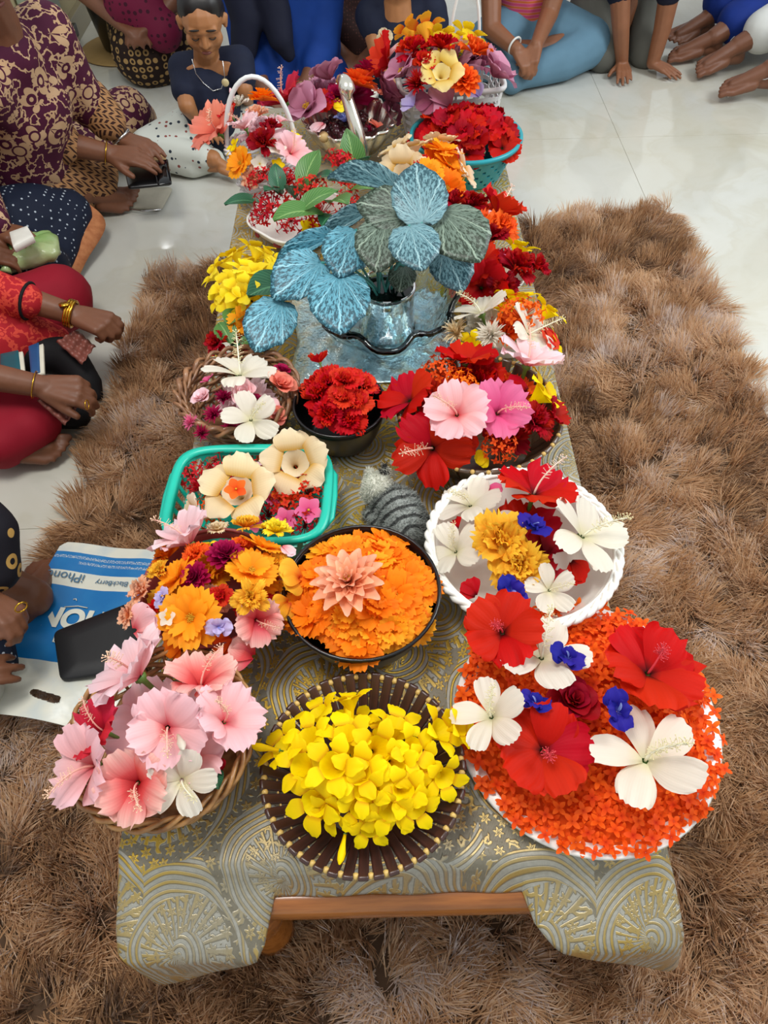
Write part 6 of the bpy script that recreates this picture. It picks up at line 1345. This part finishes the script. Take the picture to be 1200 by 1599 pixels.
wear('t_shirt', I_, limb((pel + V3(0, 0, .02), .125), (ch, .11)) + limb((ch, .11), (nk + V3(0, .03, -.08), .075)) + limb((shr, .055), (PYz(582, 40, 3.09), .053)) + limb((shl, .055), (PYz(680, 38, 3.09), .053)) + limb((shr + V3(0, .01, -.01), .058), (shl + V3(0, .01, -.01), .058)), 'navy_cotton', .008, .002, base)
wear('trousers', I_, limb((pel, .1), (P(560, 118, .06), .07), (P(620, 125, .05), .05)) + limb((pel, .1), (P(700, 100, .06), .07)), 'navy_dots', .011, .003, base)
me = pet('lone', 'cream', W=.6, e0=25, e1=-20, ruf=.07, teeth=.03, cup=.2)
p = PYz(601, 58, 2.985) - base
for k in range(4): obj('motif_petal', me, I_, mat=Matrix.Translation(p) @ rx(80) @ rz(90 * k + 20) @ scl(.03))
hairdo(I_, hc, (-.05, -1, -.2), (0, -.1, 1), base, .86); face(I_, hc, fr, base, .85)

# ---- J: girl in pink striped vest and jeans
base = V3(.66, 3.45, 0); pel = V3(.66, 3.6, .13); ch = V3(.63, 3.55, .36); hc = V3(.62, 3.45, .70)
hs, fr = headsegs(hc, (0, -1, -.3), (0, 0, 1), .95); sr, sl = V3(.47, 3.5, .48), V3(.79, 3.52, .48); er, el = PYz(768, 45, 3.32), PYz(858, 22, 3.4); wr, wl = P(808, 78, .17), P(838, 70, .18)
kr, kl = P(735, 92, .09), P(918, 68, .10); f1, a1 = foot(P(905, 98, .04), (-.9, -.25, 0), (0, 0, 1), 1, .85); f2, a2 = foot(P(782, 112, .04), (.9, -.3, 0), (0, 0, 1), -1, .85)
sg = hs + limb((pel, .12), (ch, .11), (V3(.63, 3.52, .54), .06), (hc - V3(0, 0, .05), .048)) + limb((sr, .05), (er, .038), (wr, .026)) + limb((sl, .05), (el, .038), (wl, .026)) + hand(wr, (.55, -.6, -.5), (.3, -.6, .6), -1, 45, .92) + hand(wl, (-.35, -.7, -.5), (-.3, -.6, .6), 1, 45, .92) + f1 + f2 + limb((pel, .1), (kr, .07), (a1, .04)) + limb((pel, .1), (kl, .07), (a2, .04)) + limb((sr, .05), (V3(.63, 3.53, .48), .08), (sl, .05))
J = figure('girl in a pink striped vest and blue jeans sitting cross-legged with clasped hands', SK1, sg, base, .005)
wear('vest', J, limb((pel + V3(0, 0, .05), .145), (ch, .135), (V3(.63, 3.54, .45), .11)), 'pink_stripe', .010, .002, base)
wear('jeans', J, limb((pel, .14), (kl, .10), (P(880, 95, .08), .075), (P(812, 118, .06), .055), (P(800, 128, .05), .05)) + limb((pel, .14), (kr, .09), (P(780, 100, .08), .07), (P(850, 90, .07), .06)), 'blue_denim', .011, .004, base)
band('bead_bracelet', wr + V3(-.01, .012, .012), (wr - er), .031, .0042, plain('white_beads', '#dcdcd6', .4), J, base)
hairdo(J, hc, (0, -1, -.3), (0, 0, 1), base, 1.0, True); face(J, hc, fr, base, .95)

# ---- K: kneeling child leaning on both hands
base = V3(1.1, 3.6, 0); w1, w2 = P(972, 98, .045), P(1020, 98, .045); s1, s2 = PYz(968, -40, 3.38), PYz(1052, -40, 3.38); ch = V3(1.17, 3.62, .5); pel = V3(1.2, 3.85, .25); hc = V3(1.14, 3.35, .74)
hs, fr = headsegs(hc, (-.1, -1, -.3), (0, 0, 1), .9); k1, k2 = P(942, 85, .06), P(1010, 78, .06)
sg = hs + limb((pel, .11), (ch, .11), (hc + V3(0, .08, -.12), .055), (hc - V3(0, 0, .04), .046)) + limb((s1, .045), (PYz(970, 40, 3.36), .036), (w1, .026)) + limb((s2, .045), (PYz(1035, 45, 3.38), .036), (w2, .026)) + hand(w1, (-.05, -1, -.16), (0, -.1, 1), 1, 8, .82, 50, 10, True) + hand(w2, (.75, -.6, -.16), (0, -.1, 1), -1, 8, .82, 40, 10, True) + limb((s1, .05), (ch, .09), (s2, .05)) + limb((pel, .08), (k1, .05)) + limb((pel, .08), (k2, .05))
K_ = figure('kneeling child in grey trousers leaning forward with both palms on the floor', SK1, sg, base, .0042)
wear('shirt', K_, limb((pel, .13), (ch, .135)) + limb((s1, .06), (s1.lerp(w1, .18), .055)) + limb((s2, .06), (s2.lerp(w2, .18), .055)) + limb((s1, .07), (ch, .11), (s2, .07)), 'dark_scarf', .012, .003, base)
wear('trousers', K_, limb((pel, .13), (PYz(925, 10, 3.6), .10), (k1, .075), (V3(k1.x + .02, k1.y + .25, .07), .06)) + limb((pel, .13), (PYz(1015, 20, 3.65), .10), (k2, .075), (V3(k2.x + .05, k2.y + .25, .07), .06)), 'grey_trouser', .011, .004, base)
hairdo(K_, hc, (-.1, -1, -.3), (0, 0, 1), base, .95); face(K_, hc, fr, base, .9)

# ---- L and M: two seated people at the far right, only feet and trouser hems in view
def seated_right(label, base, pel, hc, feet, cloth, trs, top, ank=None):
    hs, fr = headsegs(hc, (-.8, -.5, -.3), (-.1, 0, 1)); ch = pel.lerp(hc, .45); sg = hs + limb((pel, .14), (ch, .13), (pel.lerp(hc, .75), .07), (hc - V3(0, 0, .05), .052)); tro = []
    dirv = V3(-.6, -.5, 0).normalized(); sd = V3(dirv.y, -dirv.x, 0); sh = [ch + sd * .17 + V3(0, 0, .14), ch - sd * .17 + V3(0, 0, .14)]; slv = []
    for i, q in enumerate((1, -1)):
        e = sh[i] + sd * q * .06 + V3(-.06, -.05, -.25); w = e + V3(-.14, -.12, -.04) - sd * q * .12; sg += limb((sh[i], .055), (e, .043), (w, .027)) + hand(w, (-.7, -.6, -.2), (0, 0, 1), q, 30); slv += limb((sh[i], .08), (e, .065))
    for (h, d, n, side, kn) in feet:
        S, an = foot(h, d, n, side, .98); sg += S + limb((pel, .1), (kn, .07), (an, .036)); tro += limb((pel, .13), (kn, .10), (kn.lerp(an, .62), .085))
    p = figure(label, SK2, sg, base, .0042); wear('trousers', p, tro, trs, .012, .006, base); wear('top', p, limb((pel, .17), (ch, .16), (pel.lerp(hc, .68), .11)) + slv + limb((sh[0], .085), (sh[1], .085)), top, .013, .004, base)
    hairdo(p, hc, (-.8, -.5, -.3), (-.1, 0, 1), base, 1.05, True); face(p, hc, fr, base); return p
L_ = seated_right('person in blue silk trousers with crossed bare feet at the far right', V3(1.7, 3.85, 0), V3(1.85, 3.95, .14), V3(1.8, 3.9, .82),
    [(P(1105, 45, .05), (-1, -.42, 0), (-.1, -.4, 1), 1, V3(1.62, 3.72, .26)), (P(1118, 78, .04), (-1, -.12, 0), (0, -.25, 1), -1, V3(1.72, 3.6, .2))], None, 'blue_silk', 'navy_cotton')
M_ = seated_right('person in white trousers with bare feet, toe rings and silver anklets at the right', V3(1.95, 3.3, 0), V3(2.05, 3.35, .14), V3(2.0, 3.3, .82),
    [(P(1152, 90, .05), (-1, -.42, -.02), (0, -.25, 1), -1, V3(1.78, 3.42, .22)), (P(1204, 128, .06), (-1, -.12, -.02), (0, -.25, 1), -1, V3(1.82, 3.1, .2))], None, 'white_cotton', 'white_cotton')
b0 = V3(1.95, 3.3, 0)
band('anklet', P(1155, 65, .10), (-.6, -.3, .8), .040, .0022, M_SILV, M_, b0); band('anklet', P(1200, 110, .11), (-.6, -.2, .8), .040, .0022, M_SILV, M_, b0)
band('toe_ring', P(1090, 101, .03), (1, .4, 0), .011, .0024, M_SILV, M_, b0); band('toe_ring', P(1137, 147, .03), (1, .2, 0), .011, .0024, M_SILV, M_, b0)

# ------------------------------------------------------------------ carrier bag with print, pouch, books and other belongings
def bag_mat():
    t = NT('printed_bag_plastic'); u, v = t.uv(); co = t.coord()
    wob = t.math('MULTIPLY', t.math('SUBTRACT', t.noise(7, 2), .5), .03); vv = t.math('ADD', v, wob)
    W_, B_ = lin('#ddddcf'), lin('#1572b4')
    c = t.ramp(vv, [(0.0, W_), (.065, B_), (.185, W_), (.275, B_), (.70, W_)], 'CONSTANT')
    n = t.noise(14, 4); c = t.mix(t.math('MULTIPLY', t.ramp(n, [(.5, (0, 0, 0)), (.75, (1, 1, 1))]), .25), c, lin('#3d97cc'))
    # rows of print too small to read
    cb_ = t.n('ShaderNodeCombineXYZ'); t.put(cb_.inputs[0], t.math('MULTIPLY', u, 150.0)); t.put(cb_.inputs[1], t.math('MULTIPLY', v, 120.0)); fine = t.math('GREATER_THAN', t.noise(1.0, 2, cb_.outputs[0]), .52)
    def strip(a, b_): return t.math('MULTIPLY', t.math('GREATER_THAN', v, a), t.math('LESS_THAN', v, b_))
    rows = t.math('ADD', strip(.085, .103), t.math('MULTIPLY', strip(.118, .135), t.math('GREATER_THAN', u, .25)))
    c = t.mix(t.math('MULTIPLY', t.math('MULTIPLY', fine, rows), .7), c, W_)
    t.set(c, .3, 0, Specular_IOR_Level=.5); t.bump(t.noise(11, 4), .25, .01); return t.m
QB = [P(97, 846, .075), P(262, 862, .075), P(196, 1150, .10), P(-52, 1108, .085)]
def bagp(u, v, lift=0.0):
    p = QB[0].lerp(QB[1], u).lerp(QB[3].lerp(QB[2], u), v)
    z = .008 * math.sin(u * 7 + v * 5) * math.sin(v * 9) * sstep(.5, .75, v) + .010 * sstep(.72, .9, v) * math.sin(u * 5) + .003 * math.sin(u * 9 + v * 3)
    return p + Vector((0, 0, z + lift))
bag = thing('carrier_bag', 'blue and white plastic phone shop carrier bag lying on the rug', 'bag', tuple(QB[0]))
b = MB(); NU, NV = 130, 260
for i in range(NU + 1):
    for j in range(NV + 1):
        u, v = i / NU, j / NV
        # clipped top corners
        vv = max(v, (.055 - u) * .6 if u < .055 else 0, (u - .86) * .45 if u > .86 else 0); b.v.append(tuple(bagp(u, vv) - QB[0]))
def hole(u, v):
    x, y = (u - .46) * .85, v - .875 - .02 * math.sin((u - .36) * 9); return (abs(x) / .088) ** 4 + (abs(y) / .020) ** 4 < 1
for i in range(NU):
    for j in range(NV):
        if hole((i + .5) / NU, (j + .5) / NV): continue
        q = [(i, j), (i + 1, j), (i + 1, j + 1), (i, j + 1)]; b.face([a * (NU * 0 + NV + 1) + c_ for a, c_ in q], tuple((a / NU, c_ / NV) for a, c_ in q))
o = b.build('front_sheet', bag_mat(), bag); solid(o, .0009, 1)
b = MB(); b.grid(lambda u, v: tuple(bagp(lerp(-.015, 1.01, u), lerp(.03, .84, v), -.012) - QB[0]), 20, 26); o = b.build('back_sheet', plain('white_bag_plastic', '#d8d8cb', .35), bag); solid(o, .0009, 1)
def lettering(txt, u, v, height, mat, name='lettering', ang=0, bold=0.0):
    cu = bpy.data.curves.new(name, 'FONT'); cu.body = txt; cu.size = height; cu.align_x = 'CENTER'; cu.align_y = 'CENTER'; cu.extrude = .0002; cu.offset = bold
    me = baked(bpy.data.objects.new('tmp', cu))
    du = (bagp(u + .05, v) - bagp(u - .05, v)).normalized(); dv = (bagp(u, v - .05) - bagp(u, v + .05)).normalized(); n = du.cross(dv).normalized(); dv = n.cross(du)
    M = Matrix((-du, -dv, n)).transposed().to_4x4(); M = Matrix.Translation(bagp(u, v, .0035) - QB[0]) @ M @ rz(ang)
    me.materials.clear(); me.materials.append(mat); return obj(name, me, bag, mat=M)
INK = plain('blue_ink', '#4a7390', .5); WINK = plain('white_ink', '#dfe0d2', .5)
lettering('iPhone', .20, .222, .030, INK, 'printed_word'); lettering('BlackBerry', .60, .232, .017, INK, 'printed_word'); lettering('PHONE', .40, .455, .060, WINK, 'printed_word', bold=.0028)
def stroke(pts, r_):
    b = MB(); b.tube([bagp(u, v, .0028) - QB[0] for u, v in pts], r_, 5, flat=.25, flatdir=(0, 0, 1)); return b.build('printed_script', WINK, bag)
stroke([(.40, .545), (.43, .57), (.50, .56), (.56, .55), (.60, .575), (.64, .545)], .0022); stroke([(.60, .545), (.62, .575), (.66, .57)], .002); stroke([(.33, .56), (.335, .60), (.36, .60)], .002); stroke([(.30, .40), (.40, .385), (.48, .39)], .0012); stroke([(.34, .35), (.36, .345), (.37, .355)], .0012)

def slab(name, px, z, th, mat, label, cat, parent=None, bev=.004, rnd=.018):
    """flat rounded slab whose top outline is seen at the four photo spots"""
    q = [P(x, y, z + th) for x, y in px]; c = sum(q, Vector()) / 4; b = MB(); out = []
    for k in range(4):
        p0, p1, p2 = q[k - 1], q[k], q[(k + 1) % 4]; a = p1 + (p0 - p1).normalized() * rnd; e = p1 + (p2 - p1).normalized() * rnd
        for i in range(5): t = i / 4; out.append((1 - t) ** 2 * a + 2 * t * (1 - t) * p1 + t * t * e)
    n = len(out); rows = [(.94, 0), (1.0, bev), (1.0, th - bev), (.95, th), (0.5, th + .0005)]
    for k, (s_, z_) in enumerate(rows):
        for p in out: w = c + (p - c) * s_; b.v.append((w.x - c.x, w.y - c.y, z_))
    for k in range(len(rows) - 1):
        for i in range(n): b.face((k * n + i, k * n + (i + 1) % n, (k + 1) * n + (i + 1) % n, (k + 1) * n + i))
    b.face([i for i in range(n)][::-1]); b.face([(len(rows) - 1) * n + i for i in range(n)])
    o = b.build(name, mat, parent, loc=Vector((c.x, c.y, z)) if parent is None else Vector((c.x, c.y, z)) - parent.location)
    if label: tag(o, label, cat)
    return o
slab('black_pouch', [(82, 985), (205, 938), (232, 1040), (93, 1062)], .098, .016, plain('black_leatherette', '#0e0e11', .55, bump=.1), 'plain black phone pouch lying on the blue carrier bag', 'pouch', rnd=.014)
# woman's phone wallet
w = thing('phone_wallet', 'open black phone wallet with tan lining in the purple woman\'s hands', 'wallet', tuple(P(232, 268, .16)))
slab('cover', [(192, 256), (262, 246), (268, 285), (200, 292)], .155, .012, M_BLACK, None, None, w, rnd=.01); slab('lining', [(232, 237), (256, 236), (264, 262), (240, 262)], .158, .014, plain('tan_leather', '#b08a5a', .6), None, None, w, .002, .006); slab('phone', [(238, 250), (262, 248), (268, 284), (246, 288)], .168, .009, plain('phone_glass', '#0a0b0d', .1), None, None, w, .003, .008)
w = slab('zip_pouch', [(205, 293), (270, 291), (252, 325), (193, 322)], .004, .012, plain('beige_cloth', '#a8a392', .7, bump=.2), 'flat beige fabric pouch lying on the floor by the woman\'s foot', 'pouch')
b = MB(); b.tube([P(195, 325, .016) - w.location, P(225, 330, .016) - w.location, P(252, 327, .016) - w.location], .003, 6); b.build('zip', M_SILV, w)
# green parcel and white box
g0 = P(45, 392, .205)
b = MB(); rr = random.Random(6)
b.grid(lambda u, v: (lambda a, e: (.085 * abs(math.cos(a)) ** .5 * (1 if math.cos(a) > 0 else -1) * math.cos(e) ** .5 * (1 + .03 * math.sin(7 * a + 5 * e)), .06 * abs(math.sin(a)) ** .5 * (1 if math.sin(a) > 0 else -1) * math.cos(e) ** .5 * (1 + .03 * math.sin(5 * a)), .028 * math.sin(e) + .003 * math.sin(9 * a)))(2 * PI * u, (v - .5) * PI * .998), 40, 20, cu=True)
t_ = NT('green_wrapping'); t_.set(t_.ramp(t_.noise(9, 3), [(.35, lin('#7ea85c')), (.6, lin('#b4c48c')), (.8, lin('#cfd6ad'))]), .22, 0, Transmission_Weight=.15, Specular_IOR_Level=.6); t_.bump(t_.noise(34, 4), .5, .006)
g = b.build('plastic_parcel', t_.m, None, loc=g0, rot=(.05, -.05, .35)); tag(g, 'pale green plastic-wrapped parcel lying on the navy dotted skirt', 'parcel')
b = MB(); b.tube([(-.05, -.045, .01), (-.062, -.06, .012), (-.068, -.075, .004)], [.012, .009, .016], 8); b.build('twisted_end', t_.m, g)
slab('white_box', [(14, 362), (42, 352), (52, 368), (20, 385)], .27, .02, plain('white_card', '#dcdad0', .5), 'small white box held above the green parcel', 'box', rnd=.003, bev=.001)
# teal booklets standing open in the red lap
for i, (pts, col, lab) in enumerate((([(0, 552), (28, 546), (32, 582), (0, 586)], '#14525c', 'small dark teal booklet in the lap of the person in red'), ([(44, 540), (60, 534), (62, 580), (48, 584)], '#1d4a78', 'small blue covered booklet standing open in the red lap'))):
    o = slab('booklet', pts, .20, .010, plain('cover_%d' % i, col, .4), lab, 'book', rnd=.002, bev=.001)
    slab('pages', [(x + 7, y + 2) for x, y in pts], .197, .009, plain('paper', '#cfcab8', .7), None, None, o, .001, .002)
# small wrapped sweets in the hands of the person in red
M_WRAP = plain('brown_wrapper', '#8c5348', .35, vary=.2, scale=90, bump=.4)
for px, py, lab in ((122, 540, 'crinkled brown wrapper under the watch hand'), (95, 632, 'crinkled pinkish wrapper under the ringed hand')):
    p = P(px, py, .16); b = MB(); b.grid(lambda u, v: ((u - .5) * .085 * (1 - .3 * v), (v - .5) * .06, .006 * math.sin(u * 19 + v * 3) + .006 * math.sin(v * 17)), 16, 12); o = b.build('wrapper', M_WRAP, None, loc=p, rot=(.2, .5, -.6)); tag(o, lab, 'wrapper'); solid(o, .002)
# patterned blue thing under the hand at the lower left edge
slab('folded_scarf', [(-30, 985), (12, 980), (22, 1030), (-20, 1040)], .115, .03, FB['navy_dots'], 'folded navy patterned cloth under the hand at the left edge', 'cloth', rnd=.012)
# black bucket on a round mat
c = P(192, 84, 0.0)
m = MB(); m.lathe([(0, .001), (.19, .001), (.2, .006), (.19, .011), (0, .011)], 40); tag(m.build('round_mat', plain('tan_jute', '#a98a55', .9, bump=.4), None, loc=(c.x, c.y + .05, 0)), 'round tan mat under the black bucket', 'mat')
bk = thing('bucket', 'tall black plastic bucket standing on the tan mat', 'bucket', (c.x + .02, c.y + .06, .012))
b = MB(); b.lathe([(0, 0), (.105, 0), (.112, .008), (.165, .33), (.172, .335), (.172, .345), (.158, .345), (.103, .012), (0, .012)], 40); b.build('body', M_BLACK, bk)
b = MB(); b.tube([(.172 * math.cos(a), .172 * math.sin(a), .335) for a in [2 * PI * i / 40 for i in range(40)]], .006, 8, closed=True); b.build('rim', M_BLACK, bk)
b = MB(); b.tube([(-.17, -.01, .33), (-.12, -.12, .30), (0, -.175, .285), (.12, -.12, .30), (.17, -.01, .33)], .004, 6); b.build('bail_handle', M_SILV, bk)
# dark ledge and pale panel on the wall behind the woman
b = MB(); b.box((0, 0, 0), (.06, .42, .05), .006); tag(b.build('wall_ledge', plain('dark_ledge', '#1d201e', .4), None, loc=(-1.36, 3.58, .085), smooth=False), 'dark ledge on the wall behind the woman in purple', 'ledge')
b = MB(); b.box((0, 0, 0), (.03, .38, .4), .004); tag(b.build('wall_panel', plain('pale_green_panel', '#8c9a86', .25), None, loc=(-1.375, 3.56, .31), smooth=False), 'pale green panel standing on the dark ledge', 'panel')

# ------------------------------------------------------------------ labels that single out each flower of a heap
def pix(p):
    v = Vector(p) - Vector((0, 0, CAM_H)); z = v.dot(FW); return 600 + F_PX * v.dot(CR) / z, 799.5 - F_PX * v.dot(CU) / z
ORD = ('first', 'second', 'third', 'fourth', 'fifth', 'sixth', 'seventh', 'eighth', 'ninth', 'tenth')
def rows_of(group, base, nrow):
    os_ = [o for o in COL.objects if o.parent is None and o.get('group') == group and o.get('label', '').startswith(base[0])]
    os_.sort(key=lambda o: pix(o.location)[1]); n = len(os_); k = -(-n // nrow)
    for r_ in range(nrow):
        line = sorted(os_[r_ * k:(r_ + 1) * k], key=lambda o: pix(o.location)[0])
        for i, o in enumerate(line): o['label'] = '%s, %s row from back, %s from left' % (base[1], ORD[r_], ORD[i])
rows_of('yellow trumpets in the front stick bowl', ('bright yellow trumpet', 'yellow trumpet in the front stick bowl'), 5)
rows_of('orange cosmos in the wide black bowl', ('orange cosmos', 'orange cosmos in the wide black bowl'), 6)
rows_of('red flowers in the colander', ('bright red hibiscus', 'red hibiscus in the colander'), 4)
rows_of('green leaves in the white bowl', ('green lance', 'green leaf in the ixora bowl'), 3)
rows_of('red flowers in the small black bowl', ('bright red ruffled', 'red ruffled flower in small black bowl'), 3)
rows_of('yellow trumpets at the left edge', ('lemon yellow trumpet', 'lemon yellow trumpet at the left edge'), 4)
rows_of('double red flowers in the colander', ('frilly red', 'frilly red double flower in the colander'), 2)
